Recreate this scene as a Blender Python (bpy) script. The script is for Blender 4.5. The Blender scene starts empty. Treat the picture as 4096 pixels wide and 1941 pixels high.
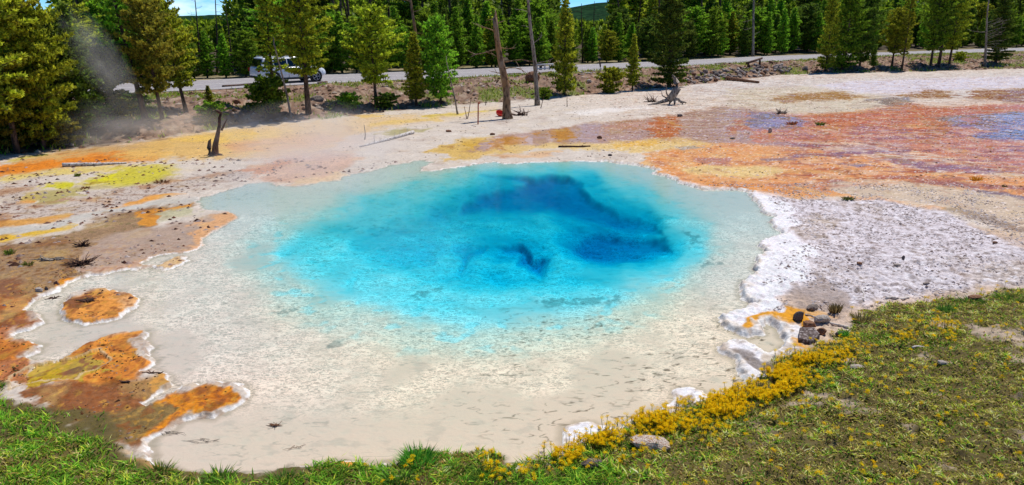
import bpy, math, random
import numpy as np
from mathutils import Vector, Matrix, Euler

random.seed(7)
rng = np.random.default_rng(11)
sc = bpy.context.scene
COL = sc.collection

# ---------------------------------------------------------------- camera, sky, sun, exposure
cam_d = bpy.data.cameras.new('camera')
cam_d.sensor_width = 36.0
cam_d.lens = 36.0 * 3036.0 / 4096.0
cam_d.clip_start = 0.1
cam_d.clip_end = 12000
cam = bpy.data.objects.new('camera', cam_d)
COL.objects.link(cam)
cam.location = (0, 0, 4.2)
cam.rotation_euler = (math.radians(90) - math.atan((970.5 - 90.0) / 3036.0), 0, 0)
sc.camera = cam

SUN_EL, SUN_AZ = math.radians(63), math.radians(38)      # azimuth measured from +Y towards +X
world = bpy.data.worlds.new('World')
sc.world = world
world.use_nodes = True
wt = world.node_tree
for n in list(wt.nodes): wt.nodes.remove(n)
wo = wt.nodes.new('ShaderNodeOutputWorld')
bg = wt.nodes.new('ShaderNodeBackground')
sky = wt.nodes.new('ShaderNodeTexSky')
sky.sky_type = 'NISHITA'
sky.sun_disc = False
sky.sun_elevation = SUN_EL
sky.sun_rotation = SUN_AZ
sky.altitude = 2200
sky.air_density = 0.55
sky.dust_density = 0.0
sky.ozone_density = 2.5
tc = wt.nodes.new('ShaderNodeTexCoord')
mp = wt.nodes.new('ShaderNodeMapping'); mp.inputs['Scale'].default_value = (1.0, 1.0, 3.2)
ns = wt.nodes.new('ShaderNodeTexNoise'); ns.inputs['Scale'].default_value = 3.2; ns.inputs['Detail'].default_value = 7; ns.inputs['Roughness'].default_value = 0.58
cr = wt.nodes.new('ShaderNodeValToRGB'); cr.color_ramp.elements[0].position = 0.58; cr.color_ramp.elements[1].position = 0.72
mxs = wt.nodes.new('ShaderNodeMix'); mxs.data_type = 'RGBA'
mxs.inputs[7].default_value = (8.5, 8.8, 9.2, 1)
wt.links.new(tc.outputs['Generated'], mp.inputs['Vector']); wt.links.new(mp.outputs['Vector'], ns.inputs['Vector'])
wt.links.new(ns.outputs['Fac'], cr.inputs['Fac']); wt.links.new(cr.outputs['Color'], mxs.inputs[0])
skh = wt.nodes.new('ShaderNodeHueSaturation'); skh.inputs['Saturation'].default_value = 1.6; skh.inputs['Value'].default_value = 0.9
wt.links.new(sky.outputs['Color'], skh.inputs['Color']); wt.links.new(skh.outputs['Color'], mxs.inputs[6]); wt.links.new(mxs.outputs[2], bg.inputs['Color'])
bg.inputs['Strength'].default_value = 0.15
wt.links.new(bg.outputs['Background'], wo.inputs['Surface'])

sun_d = bpy.data.lights.new('sun', 'SUN')
sun_d.energy = 4.1
sun_d.angle = math.radians(0.5)
sun_d.color = (1.0, 0.955, 0.88)
sun = bpy.data.objects.new('sun', sun_d)
COL.objects.link(sun)
sv = Vector((math.sin(SUN_AZ) * math.cos(SUN_EL), math.cos(SUN_AZ) * math.cos(SUN_EL), math.sin(SUN_EL)))
sun.rotation_euler = sv.to_track_quat('Z', 'Y').to_euler()
sun.location = sv * 60

vs = sc.view_settings
vs.view_transform = 'Standard'
vs.look = 'None'
vs.exposure = 0.12
vs.gamma = 1.0
vs.use_curve_mapping = False
sc.cycles.max_bounces = 8
sc.cycles.transparent_max_bounces = 16
sc.cycles.diffuse_bounces = 3
sc.cycles.glossy_bounces = 3
sc.cycles.volume_bounces = 2
sc.cycles.caustics_reflective = False
sc.cycles.caustics_refractive = False
# ---------------------------------------------------------------- terrain maths (numpy)
CAM_H = 4.2
F = 3036.0                      # focal length in pixels of the 4096 px wide photograph
PITCH = math.atan((970.5 - 90.0) / F)
CP, SP = math.cos(PITCH), math.sin(PITCH)

def P(px, py, z=0.0):
    """point of the place seen at pixel (px, py) at height z"""
    x = (px - 2048.0) / F
    yc = -(py - 970.5) / F
    dy = CP + yc * SP
    dz = -SP + yc * CP
    t = (z - CAM_H) / dz
    return x * t, dy * t

def proj(x, y, z=0.0):
    dep = y * CP - (z - CAM_H) * SP
    up = y * SP + (z - CAM_H) * CP
    return 2048.0 + F * x / dep, 970.5 - F * up / dep

def sm(a, b, v):
    t = np.clip((v - a) / (b - a), 0.0, 1.0)
    return t * t * (3 - 2 * t)

def _h(ix, iy, seed):
    h = (ix * 374761393 + iy * 668265263 + seed * 974711) & 0xffffffff
    h = ((h ^ (h >> 13)) * 1274126177) & 0xffffffff
    return (h ^ (h >> 16)) & 0xffff

def perlin(x, y, seed=0):
    x = np.asarray(x, float); y = np.asarray(y, float)
    x0 = np.floor(x).astype(np.int64); y0 = np.floor(y).astype(np.int64)
    fx = x - x0; fy = y - y0
    u = fx * fx * fx * (fx * (fx * 6 - 15) + 10); v = fy * fy * fy * (fy * (fy * 6 - 15) + 10)
    def g(ix, iy, dx, dy):
        a = _h(ix, iy, seed) * (2 * math.pi / 65536.0)
        return np.cos(a) * dx + np.sin(a) * dy
    a = g(x0, y0, fx, fy); b = g(x0 + 1, y0, fx - 1, fy)
    c = g(x0, y0 + 1, fx, fy - 1); d = g(x0 + 1, y0 + 1, fx - 1, fy - 1)
    return ((a + (b - a) * u) * (1 - v) + (c + (d - c) * u) * v) * 1.5

def fbm(x, y, seed=0, octv=4, gain=0.5):
    s = 0.0; a = 1.0; f = 1.0; t = 0.0
    for i in range(octv):
        s = s + a * perlin(x * f + 17.3 * i, y * f - 9.1 * i, seed + i * 31)
        t += a; a *= gain; f *= 2.03
    return s / t * 1.4

def sdf_poly(px, py, poly, margin=1e9):
    """signed distance, positive inside; points further than margin outside get -margin"""
    poly = np.asarray(poly, float)
    out = np.full(px.shape, -float(margin))
    sel = ((px > poly[:, 0].min() - margin) & (px < poly[:, 0].max() + margin)
           & (py > poly[:, 1].min() - margin) & (py < poly[:, 1].max() + margin))
    if not sel.any():
        return out
    x = px[sel]; y = py[sel]
    d2 = np.full(x.shape, 1e30); ins = np.zeros(x.shape, bool)
    n = len(poly)
    for i in range(n):
        ax, ay = poly[i]; bx, by = poly[(i + 1) % n]
        ex, ey = bx - ax, by - ay
        L = ex * ex + ey * ey + 1e-12
        t = np.clip(((x - ax) * ex + (y - ay) * ey) / L, 0, 1)
        dx = x - ax - t * ex; dy = y - ay - t * ey
        d2 = np.minimum(d2, dx * dx + dy * dy)
        if ay != by:
            c = (ay > y) != (by > y)
            ins ^= c & (x < ex * (y - ay) / (by - ay) + ax)
    d = np.sqrt(d2)
    out[sel] = np.where(ins, d, -d)
    return out

def S(ox, oy, s, pts):
    """points read off an enlargement with origin (ox, oy) and scale s"""
    return [(ox + x / s, oy + y / s) for x, y in pts]

def Q(pts):
    return S(0, 0, 2576 / 4096, pts)

# --- shore of the pool, traced clockwise, in photograph pixels
SHORE = Q([(375, 1112), (385, 1165), (470, 1195), (640, 1195), (860, 1160), (1000, 1165), (1150, 1160), (1300, 1175), (1400, 1150),
           (1425, 1120), (1418, 1095), (1422, 1075), (1450, 1062), (1490, 1058), (1520, 1068), (1545, 1078), (1575, 1062), (1610, 1042), (1660, 1030), (1700, 1008),
           (1690, 992), (1705, 980), (1735, 975), (1765, 985), (1790, 1000), (1800, 985), (1850, 988), (1885, 975),
           (1858, 940), (1845, 905), (1812, 888), (1810, 872), (1835, 863), (1870, 862), (1905, 872), (1935, 895), (1962, 885), (1972, 862),
           (1955, 828), (1935, 818), (1918, 826), (1922, 842), (1885, 852), (1840, 832), (1808, 818), (1815, 795), (1850, 782), (1900, 768),
           (1868, 755), (1858, 735), (1868, 712), (1895, 692), (1905, 655), (1930, 640), (1912, 622), (1920, 605), (1975, 590),
           (1945, 572), (1940, 545), (1915, 530), (1905, 510), (1885, 498), (1890, 484),
           (1830, 478), (1775, 480), (1740, 470), (1705, 458), (1682, 445), (1650, 437), (1660, 428),
           (1610, 418), (1540, 408), (1440, 404), (1380, 408), (1300, 412), (1240, 408), (1190, 413), (1150, 420), (1105, 428), (1068, 430), (1058, 424), (1095, 408), (1060, 402), (990, 415), (930, 430), (880, 440),
           (850, 452), (800, 460), (740, 470), (695, 466), (662, 458), (630, 462), (600, 470), (550, 484), (500, 500), (495, 520), (520, 530),
           (565, 532), (602, 543), (575, 560), (560, 568), (540, 582), (520, 592), (512, 618), (480, 632), (400, 643), (372, 650), (360, 660),
           (372, 668), (398, 670), (430, 648), (466, 640), (470, 655), (450, 672), (412, 680), (372, 672), (315, 680), (258, 692), (232, 690), (190, 708), (150, 728), (105, 748),
           (85, 765), (62, 782), (92, 795), (105, 812), (70, 832), (45, 838), (35, 852), (80, 860), (108, 870), (98, 885), (65, 900), (95, 908), (140, 915),
           (170, 902), (210, 870), (260, 848), (310, 838), (360, 836), (378, 846), (370, 860), (385, 872), (380, 890), (390, 905), (378, 925), (350, 940),
           (390, 932), (425, 944), (440, 964), (405, 990), (362, 1018), (372, 1024), (430, 992), (455, 968), (490, 966), (500, 972), (545, 960), (600, 962), (626, 975), (620, 1000),
           (590, 1025), (540, 1052), (495, 1052), (455, 1060), (425, 1085)])
ISLES = [Q([(152, 772), (175, 745), (215, 732), (262, 728), (300, 730), (322, 742), (350, 752), (340, 775), (310, 798), (265, 812), (205, 818), (168, 806), (160, 790)])]
INLETS = [S(0, 1280, 1.848, [(50, 480), (110, 430), (230, 370), (350, 340), (450, 320), (560, 300), (690, 245), (750, 232), (770, 270), (800, 310), (780, 345), (700, 375), (620, 400), (560, 455), (430, 455), (300, 470), (160, 505), (85, 525)])]

# --- foot of the road bank and the two edges of the road
FOOT = [(-1500, 880), (-500, 730), (0, 628), (400, 590), (740, 545), (1000, 497), (1300, 478), (1550, 448), (1900, 418), (2200, 393), (2560, 364), (2700, 352), (2900, 328),
        (3100, 306), (3300, 296), (3700, 289), (4096, 277), (5200, 255), (7000, 235)]
ROADN = [(-1600, 480), (-700, 432), (0, 398), (403, 377), (860, 357), (1306, 332), (2048, 299), (2320, 286), (2787, 264), (3072, 249), (3250, 238), (3701, 217), (4096, 203), (5500, 170)]
ROADF = [(-1600, 398), (-700, 358), (0, 337), (403, 322), (802, 307), (1295, 286), (2048, 260), (2320, 249), (2787, 233), (3072, 225), (3250, 220), (3701, 205), (4096, 191), (5500, 161)]
ROAD_Z = 0.35
_fw = np.array([P(a, b, 0.0) for a, b in FOOT])
_rn = np.array([P(a, b, ROAD_Z) for a, b in ROADN])
_rf = np.array([P(a, b, ROAD_Z) for a, b in ROADF])
GRASS = ([(4600, 1160), (4096, 1178), (3890, 1200), (3727, 1232), (3544, 1240), (3423, 1275), (3390, 1330), (3330, 1380), (3200, 1440), (3090, 1510), (2960, 1590), (2720, 1655),
          (2600, 1690), (2450, 1735), (2330, 1790), (2260, 1830), (2180, 1860), (2060, 1862), (2000, 1822), (1900, 1820), (1868, 1805), (1700, 1800), (1640, 1800), (1570, 1850), (1530, 1872), (1420, 1868), (1327, 1862), (1159, 1870), (1024, 1902),
          (966, 1892), (836, 1900), (700, 1892), (620, 1862), (520, 1800), (435, 1730), (376, 1690), (268, 1665), (150, 1640), (78, 1612), (0, 1567), (-300, 1480), (-900, 1400), (-1500, 2600), (6500, 2600), (6500, 1100)])
_shore_w = np.array([P(a, b) for a, b in SHORE])
_isle_w = [np.array([P(a, b) for a, b in q]) for q in ISLES]
_inlet_w = [np.array([P(a, b) for a, b in q]) for q in INLETS]
_grass_w = np.array([P(a, min(b, 2600)) for a, b in GRASS])

W1 = lambda pts: S(1640, 560, 1.526, pts)
L1 = Q([(590, 660), (680, 575), (830, 530), (960, 488), (1160, 448), (1400, 436), (1600, 456), (1710, 505), (1790, 570), (1800, 620), (1740, 710), (1640, 790), (1480, 850), (1250, 885), (1020, 880), (850, 830), (690, 760)])
L2 = Q([(720, 630), (820, 565), (940, 515), (1110, 470), (1250, 442), (1480, 442), (1630, 510), (1760, 590), (1750, 640), (1630, 710), (1490, 765), (1250, 800), (1010, 780), (850, 725), (760, 680)])
L3 = Q([(900, 620), (1000, 560), (1130, 500), (1230, 446), (1480, 446), (1640, 545), (1710, 600), (1680, 660), (1560, 700), (1400, 725), (1180, 725), (1010, 690)])
DEEP = [W1([(290, 450), (345, 385), (440, 340), (560, 300), (690, 270), (600, 245), (430, 222), (600, 222), (760, 228), (850, 213), (950, 218), (1040, 262), (1085, 325), (1120, 368), (1250, 420), (1290, 468), (1400, 478), (1480, 505),
            (1550, 560), (1560, 590), (1440, 596), (1330, 590), (1200, 530), (1090, 515), (940, 480), (860, 440), (700, 452), (560, 455), (440, 440), (320, 465)]),
        W1([(1000, 665), (1080, 590), (1150, 560), (1290, 580), (1400, 600), (1560, 600), (1565, 650), (1590, 688), (1480, 720), (1380, 740), (1270, 760), (1180, 765), (1080, 755), (1020, 710)]),
        W1([(520, 650), (600, 632), (690, 640), (720, 690), (740, 720), (800, 715), (850, 730), (820, 800), (790, 845), (720, 800), (700, 775), (640, 770), (650, 700), (560, 690)]),
        W1([(283, 790), (300, 755), (370, 690), (430, 630), (455, 640), (420, 690), (350, 760), (325, 800), (320, 835), (290, 820)])]
HOLLOW = W1([(820, 400), (1120, 380), (1300, 460), (1500, 500), (1580, 600), (1570, 690), (1280, 760), (1080, 760), (960, 680), (900, 560)])
LOWER = W1([(300, 650), (460, 600), (700, 600), (860, 690), (880, 790), (760, 870), (560, 890), (380, 870), (280, 800)])
DEEP_D = [0.29, 0.36, 0.42, 0.32]

def depth_px(px, py, x, y):
    """how deep the water is where the photograph shows pixel (px, py)"""
    n = fbm(x * 0.9, y * 0.45, 71, 3); n2 = fbm(x * 2.2, y * 1.0, 77, 3)
    wx = px + 45 * n + 16 * n2; wy = py + 16 * fbm(x * 0.8 + 9, y * 0.4, 73, 4) + 5 * n2
    a = sm(-88, 80, sdf_poly(wx, wy, L1, 200)); b = sm(-85, 60, sdf_poly(wx, wy, L2, 200)); c = sm(-45, 45, sdf_poly(wx, wy, L3, 200))
    d = 0.013 * a + 0.040 * b + 0.060 * c
    cl = fbm(x * 0.75 + 31, y * 0.5, 81, 5)
    d = d * (1 + .38 * cl) + c * 0.020 * sm(0.05, .45, fbm(x * 1.5, y * 1.1, 83, 4)) + 0.012 * a * sm(.25, .5, fbm(x * 2.4, y * 2.2, 84, 3))
    d = d + (0.085 + .05 * cl) * sm(-45, 45, sdf_poly(wx, wy, HOLLOW, 150)) + (0.06 + .05 * cl) * sm(-40, 40, sdf_poly(wx, wy, LOWER, 150))
    for q, dd in zip(DEEP, DEEP_D):
        dd = dd * (1 + .28 * cl)
        m = sm(-9, 32, sdf_poly(px + 22 * n + 9 * n2, py + 7 * n + 4 * n2, q, 120))
        d = np.maximum(d, d + (dd - d) * m)
    return d

def heights(x, y):
    """terrain height; returns z, shore distance (positive in the water), bank fraction, grass distance"""
    x = np.asarray(x, float); y = np.asarray(y, float)
    n1 = fbm(x * 2.2, y * 2.2, 5, 4); n2 = fbm(x * 2.2 + 40, y * 2.2 - 7, 6, 4)
    k = np.clip(y / 12.0, 0.6, 2.5)
    n1b = fbm(x * 7.0, y * 6.0, 7, 3); n2b = fbm(x * 7.0 + 20, y * 6.0, 8, 3)
    wx = x + (0.085 * n1 + 0.035 * n1b) * k; wy = y + (0.10 * n2 + 0.04 * n2b) * k
    s = sdf_poly(wx, wy, _shore_w, 60)
    for q in _isle_w: s = np.minimum(s, -sdf_poly(wx, wy, q, 60))
    sin_ = np.full(x.shape, -60.0)
    for q in _inlet_w: sin_ = np.maximum(sin_, sdf_poly(wx, wy, q, 60))
    g = sdf_poly(x + 0.25 * n1, y + 0.2 * n2, _grass_w, 60)
    yb = np.interp(x, _fw[:, 0], _fw[:, 1]); yn = np.interp(x, _rn[:, 0], _rn[:, 1]); yf = np.interp(x, _rf[:, 0], _rf[:, 1])
    t = (y - yb + 0.5 * n1) / np.maximum(yn - yb, 1.0)
    land = np.maximum(-s, 0)
    # raised sinter rim: tall on the right, low at the far side and the far left
    right = sm(1.5, 4.0, x) * sm(14.5, 12.5, y); leftn = sm(-1.5, -3.0, x) * sm(14.5, 11.0, y)
    farr = sm(2.0, 3.5, x) * sm(12.5, 14.5, y)
    rimh = 0.012 + 0.085 * right + 0.038 * leftn + 0.05 * farr
    crest = sm(0.0, 0.06, land) * (0.72 + 0.28 * np.exp(-land / 0.25))
    rimh = rimh * (1 + .45 * n1b)
    z = rimh * crest + 0.012 * fbm(x * 3, y * 3, 11, 4) * sm(0.1, 0.6, land)
    z += (0.05 * fbm(x * 0.35, y * 0.35, 12, 3)) * sm(0.5, 4, land)
    crust = right * sm(0.15, 0.9, land)
    z += crust * 0.035 * (0.6 - np.abs(fbm(x * 5, y * 5, 13, 4)))
    z = np.where(sin_ > 0, 0.012, z)
    z = np.where((sin_ <= 0) & (sin_ > -0.08), np.maximum(z, 0.04), z)
    # bank
    tt = np.clip(t, 0, 1)
    z += ROAD_Z * sm(0.0, 0.55, t) * (t < 1.0) + (ROAD_Z - 0.03) * (t >= 1.0)
    z += sm(0.02, 0.2, t) * sm(0.8, 0.5, t) * (0.32 + 0.3 * fbm(x * 0.45, y * 0.3, 21, 4) + 0.10 * fbm(x * 2, y * 1.2, 22, 3))
    z = np.where((y > yn - 0.6) & (y < yf + 0.4), ROAD_Z - 0.06, z)
    far = y - yf
    z += sm(0.5, 6, far) * 0.25 + sm(2, 25, far) * 0.5 * fbm(x * 0.06, y * 0.06, 23, 3)
    # grassy foreground bank
    gr = sm(0.0, 1.6, g)
    z = np.where((s <= 0) & (sin_ <= 0), np.maximum(z, 0.006), z)
    z += sm(-0.15, 0.1, g) * 0.02 + gr * (0.12 + 0.06 * fbm(x * 1.3, y * 1.3, 31, 3)) + sm(0, 0.3, g) * 0.02 * fbm(x * 5, y * 5, 33, 2)
    # bed of the pool
    d = np.zeros(x.shape); inn = (s > 0) & (y < 40)
    if inn.any():
        xi, yi = x[inn], y[inn]; di = np.full(xi.shape, 0.1)
        for _ in range(8):
            px, py = proj(xi, yi, -di)
            di = 0.66 * di + 0.34 * depth_px(px, py, xi, yi)
        d[inn] = di
    d = d + 0.005 + 0.002 * sm(0.0, 1.2, s)
    rip = fbm(x * 4.0, y * 5.5, 41, 4)
    d = d + (0.0015 * rip + 0.004 * np.abs(fbm(x * 7, y * 11, 43, 3)) + 0.10 * np.maximum(d - 0.010, 0) * rip) * sm(0.02, 0.3, s)
    soft = sm(-1.0, -3.2, x) * sm(13.2, 16, y) + sm(15.5, 17.5, y) * sm(3.0, 2.0, x)
    edge = 0.012 * (1 - np.clip(soft, 0, 1)) + 0.002
    bed = -np.minimum(d, edge + s * (1.6 - 1.35 * np.clip(soft, 0, 1)) + 0 * s)
    zz = np.where(s > 0, np.where(g > 0.0, np.maximum(bed, z), bed), z)
    return zz, s, t, g, sin_

def lin(c):
    c = np.asarray(c, float) / 255.0
    return np.where(c <= 0.04045, c / 12.92, ((c + 0.055) / 1.055) ** 2.4)

def make_colours(x, y, z, s, t, g, sin_):
    """albedo of the mats, crusts, soils; also wetness, crust roughness"""
    n = x.shape
    gx, gy = proj(x, y, np.maximum(z, 0))
    n1 = fbm(x * 1.1, y * 0.8, 101, 5); n2 = fbm(x * 1.1 + 5, y * 0.8 - 50, 102, 5); n3 = fbm(x * 4.0, y * 2.6, 103, 4); n4 = fbm(x * 0.35, y * 0.3, 104, 4)
    n5 = fbm(x * 8.0, y * 6.0, 105, 3); n6 = fbm(x * 1.2, y * 4.5, 106, 4)
    k = 0.16 + 0.016 * y
    wpx, wpy = proj(x + k * n1 + 0.25 * k * n3, y + 0.8 * k * n2 + 0.3 * k * n3, np.maximum(z, 0))
    # beyond what the photograph shows, the same kinds of ground go on
    wpx = np.where(wpx < -80, -160 - wpx, wpx); wpx = np.where(wpx > 4176, 8352 - wpx, wpx)
    col = np.empty(n + (3,)); col[:] = lin((214, 199, 188))
    wet = np.full(n, 0.15); rough = np.full(n, 0.35)
    def mix(m, c, w=None, r=None):
        nonlocal wet, rough
        m = np.clip(m, 0, 1)
        col[:] = col * (1 - m[..., None]) + lin(c) * m[..., None]
        if w is not None: wet = wet * (1 - m) + w * m
        if r is not None: rough = rough * (1 - m) + r * m
    def zone(poly, c, f=14, a=1.0, w=None, r=None, br=0.0, nn=None):
        d = sdf_poly(wpx, wpy, poly, 3 * f + 10)
        m = sm(-f, f, d + (br * f * (n3 if nn is None else nn)))
        mix(m * a, c, w, r)
        return m
    # mottling of the bare sinter
    mix(sm(0.1, 0.7, n1) * 0.5, (190, 172, 162)); mix(sm(0.15, 0.8, n2) * 0.45, (235, 224, 214)); mix(sm(0.25, 0.7, n6) * 0.3, (222, 186, 160))
    C1 = lambda p: S(0, 0, 1.908, p); C2 = lambda p: S(1024, 0, 1.908, p); C5 = lambda p: S(0, 640, 1.908, p); C8 = lambda p: S(0, 560, 4.025, p)
    R1 = lambda p: S(2600, 560, 1.722, p); R2 = lambda p: S(3000, 330, 2.35, p); R3 = lambda p: S(2000, 400, 2.147, p); C7 = lambda p: S(3072, 640, 1.908, p)
    B2 = lambda p: S(0, 1280, 1.848, p); Z7 = lambda p: S(3080, 1180, 5.09, p); B6 = lambda p: S(2048, 1280, 1.848, p)
    # ---- far left: apron below the trees
    zone(C8([(-300, 480), (0, 370), (700, 230), (1200, 130), (2000, 60), (2700, -30), (2700, 300), (1500, 420), (0, 620), (-300, 640)]), (216, 168, 112), 14, 1, .2, .3, 1)
    zone(C8([(0, 345), (350, 270), (760, 220), (780, 260), (500, 300), (200, 340)]), (214, 190, 90), 5, .9)
    zone(C8([(-300, 430), (300, 360), (700, 340), (1150, 265), (1800, 200), (2400, 180), (2700, 210), (2500, 300), (1900, 380), (1300, 405), (1000, 405), (800, 480), (400, 535), (0, 590), (-300, 620)]), (240, 140, 28), 12, 1, .3, .4, 1.2)
    zone(Q([(300, 385), (440, 340), (600, 322), (760, 312), (900, 300), (1060, 290), (1010, 308), (880, 340), (800, 390), (560, 400), (420, 400), (330, 400)]), (236, 186, 112), 14, .9, .25, .2, 1)
    zone(Q([(430, 352), (560, 332), (740, 325), (700, 345), (560, 358)]), (246, 196, 84), 10, .8, .25, .2, 1)
    zone(Q([(560, 360), (800, 340), (860, 350), (780, 372), (600, 385)]), (232, 170, 120), 12, .8)
    zone(C8([(-100, 620), (300, 560), (900, 480), (1300, 440), (1900, 420), (2500, 400), (2500, 470), (1700, 520), (900, 560), (400, 640), (0, 700)]), (232, 200, 120), 8, .9, .3, .2, 1)
    zone(C8([(620, 840), (1200, 770), (1900, 740), (2700, 560), (2750, 640), (2400, 740), (1800, 760), (1300, 800), (1180, 1000), (1000, 1030), (700, 1010)]), (198, 176, 112), 8, .9, .6, .1)
    zone(C8([(1500, 680), (1700, 560), (1800, 500), (2050, 465), (2600, 430), (2750, 560), (2300, 700), (1700, 740)]), (224, 212, 40), 12, .95, .5, .3, 1.2)
    zone(C8([(1250, 720), (1600, 560), (2000, 440), (2700, 380), (2900, 470), (2700, 620), (2200, 740), (1700, 770)]), (222, 196, 70), 16, .7, .4, .2, 1)
    zone(C8([(1650, 640), (1800, 520), (1950, 560), (1950, 640), (1800, 660)]), (236, 216, 16), 8, .9)
    zone(C8([(660, 760), (780, 700), (1150, 680), (1270, 720), (1230, 780), (740, 790)]), (232, 212, 50), 6, 1, .5, .1, .6)
    zone(C8([(280, 930), (330, 890), (600, 850), (700, 900), (620, 1000), (330, 1010)]), (206, 176, 96), 6, .9, .5, .1)
    zone(C8([(-50, 1060), (240, 1050), (310, 1010), (640, 960), (600, 1010), (300, 1050), (240, 1090), (-50, 1110)]), (236, 160, 66), 5, 1)
    rub = zone(C8([(-100, 720), (600, 680), (640, 820), (300, 900), (280, 1020), (700, 1030), (1150, 1040), (1250, 900), (1700, 760), (2576, 700), (3100, 560), (3600, 480), (4200, 500), (3900, 640), (3200, 760), (2560, 900), (1600, 1140), (900, 1260), (0, 1300), (-200, 1000)]), (206, 188, 178), 14, .95, .05, .9, 1)
    mix(rub * sm(0.22, 0.4, n5) * .8, (120, 84, 74)); mix(rub * sm(.05, .5, n1) * .6, (206, 150, 104)); mix(rub * sm(.15, .5, -n6) * .5, (160, 112, 84))
    zone(C5([(820, 380), (960, 330), (1120, 280), (1330, 255), (1450, 255), (1200, 300), (1000, 345), (860, 390)]), (240, 166, 84), 5, 1, .2, .3, 1)
    zone(C5([(-50, 470), (120, 455), (300, 440), (560, 418), (560, 440), (330, 478), (150, 500), (-50, 510)]), (226, 156, 66), 5, .9, .2, .3, 1)
    zone(C5([(-50, 520), (300, 490), (590, 430), (820, 385), (1000, 340), (1250, 305), (1450, 285), (1550, 300), (1420, 325), (1150, 370), (840, 415), (600, 470), (350, 530), (100, 590), (-50, 600)]), (206, 198, 190), 6, 1, .6, .05)
    zone(C5([(-50, 590), (60, 575), (180, 560), (370, 530), (560, 475), (540, 500), (380, 545), (250, 575), (100, 615), (-50, 640)]), (236, 186, 66), 5, 1, .3, .2, 1)
    soil = zone(C5([(-200, 680), (0, 640), (250, 610), (500, 550), (850, 430), (1150, 370), (1450, 325), (1480, 350), (1300, 380), (1240, 500), (1080, 545), (900, 600), (760, 700), (640, 890), (560, 900), (380, 985), (270, 1010), (220, 1130), (150, 1200), (-200, 1260)]), (168, 132, 102), 12, 1, .05, .9, 1)
    mix(soil * sm(0.0, 0.6, n3) * .6, (196, 160, 128)); mix(soil * sm(0.1, 0.6, n1) * .55, (126, 84, 62)); mix(soil * sm(.2, .5, n5) * .6, (110, 104, 52))
    zone(C5([(-200, 960), (0, 900), (270, 980), (260, 1040), (210, 1130), (330, 1190), (0, 1300), (-200, 1300)]), (150, 92, 62), 16, .8, .1, .9, 1)
    fl = zone(C5([(640, 620), (900, 560), (1080, 540), (1300, 510), (1480, 450), (1650, 400), (1790, 395), (1850, 430), (1700, 520), (1580, 600), (1560, 660), (1450, 700), (1100, 800), (930, 840), (690, 880)]), (184, 158, 144), 12, 1, .25, .25)
    zone(C5([(1420, 560), (1500, 480), (1640, 410), (1790, 395), (1850, 430), (1700, 520), (1600, 600), (1540, 660), (1440, 690), (1400, 640)]), (236, 176, 130), 12, .9, .25, .2, 1)
    zone(C5([(690, 820), (900, 800), (1100, 760), (1300, 700), (1450, 670), (1450, 720), (1100, 810), (700, 880)]), (214, 170, 146), 12, .8)
    zone(C5([(1060, 440), (1080, 400), (1280, 370), (1440, 330), (1460, 350), (1290, 390), (1250, 470), (1230, 500), (1100, 490)]), (226, 150, 56), 6, 1, .3, .2, .8)
    zone(C5([(1270, 400), (1400, 360), (1510, 375), (1500, 410), (1400, 430), (1280, 460)]), (196, 186, 150), 8, .8, .5, .1)
    zone(C5([(1150, 800), (1290, 745), (1430, 720), (1420, 770), (1280, 830), (1200, 830)]), (230, 190, 148), 6, 1)
    zone(Q([(620, 425), (700, 395), (800, 380), (900, 390), (860, 440), (800, 455), (740, 465), (690, 462), (640, 450)]), (222, 172, 148), 18, .75, .2, .3, 1)
    zone(Q([(625, 425), (690, 402), (740, 405), (700, 430), (640, 440)]), (214, 140, 96), 10, .8, None, None, 1)
    zone(Q([(740, 455), (850, 435), (900, 445), (800, 462), (745, 468)]), (236, 200, 164), 6, .7)
    # left shore tongues
    zone(C5([(350, 985), (400, 935), (520, 890), (560, 895), (600, 905), (400, 990)]), (240, 150, 30), 5, 1, .3, .5)
    zone(B2([(-400, -200), (200, -140), (250, -60), (330, 0), (150, 60), (80, 90), (80, 130), (320, 170), (330, 200), (180, 260), (180, 300), (60, 500), (-400, 420)]), (196, 110, 50), 14, .9, .25, .6, 1.2)
    zone(B2([(60, 120), (300, 160), (320, 190), (200, 240), (170, 290), (-50, 300), (-50, 140)]), (232, 138, 40), 14, .8, .3, .4, 1)
    zone(B2([(-60, -60), (130, -20), (220, -10), (300, -10), (150, 50), (0, 60)]), (132, 78, 50), 12, .7, None, .9, 1)
    zone(C5([(455, 1160), (480, 1120), (560, 1060), (650, 1020), (800, 1000), (950, 1010), (1060, 1060), (1040, 1130), (960, 1190), (860, 1250), (700, 1290), (520, 1260)]), (240, 158, 76), 12, 1, .3, .2)
    zone(C5([(840, 1040), (940, 1030), (1040, 1080), (1020, 1130), (900, 1190)]), (240, 186, 140), 18, .7)
    zone(C5([(520, 1120), (520, 1070), (640, 1035), (730, 1010), (740, 1050), (690, 1090), (620, 1130), (560, 1110)]), (120, 66, 42), 8, .85, .1, 1, 1)
    zone(B2([(330, 330), (480, 230), (600, 190), (800, 115), (1050, 95), (1090, 130), (1120, 250), (1150, 300), (1000, 390), (900, 460), (770, 480), (500, 480), (300, 480)]), (240, 152, 62), 12, 1, .3, .2)
    zone(B2([(760, 330), (980, 280), (1100, 330), (1000, 390), (880, 470), (760, 480), (700, 420)]), (214, 128, 50), 14, .8, None, None, 1)
    big = zone(B2([(60, 520), (300, 480), (450, 460), (760, 460), (900, 470), (1060, 430), (1200, 420), (1260, 460), (1130, 560), (1060, 640), (1150, 640), (1300, 560), (1500, 520), (1500, 640), (1300, 740), (1100, 860), (900, 950), (700, 900), (600, 760), (450, 700), (250, 680), (100, 600)]), (160, 98, 56), 16, 1, .2, .8, 1)
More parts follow.
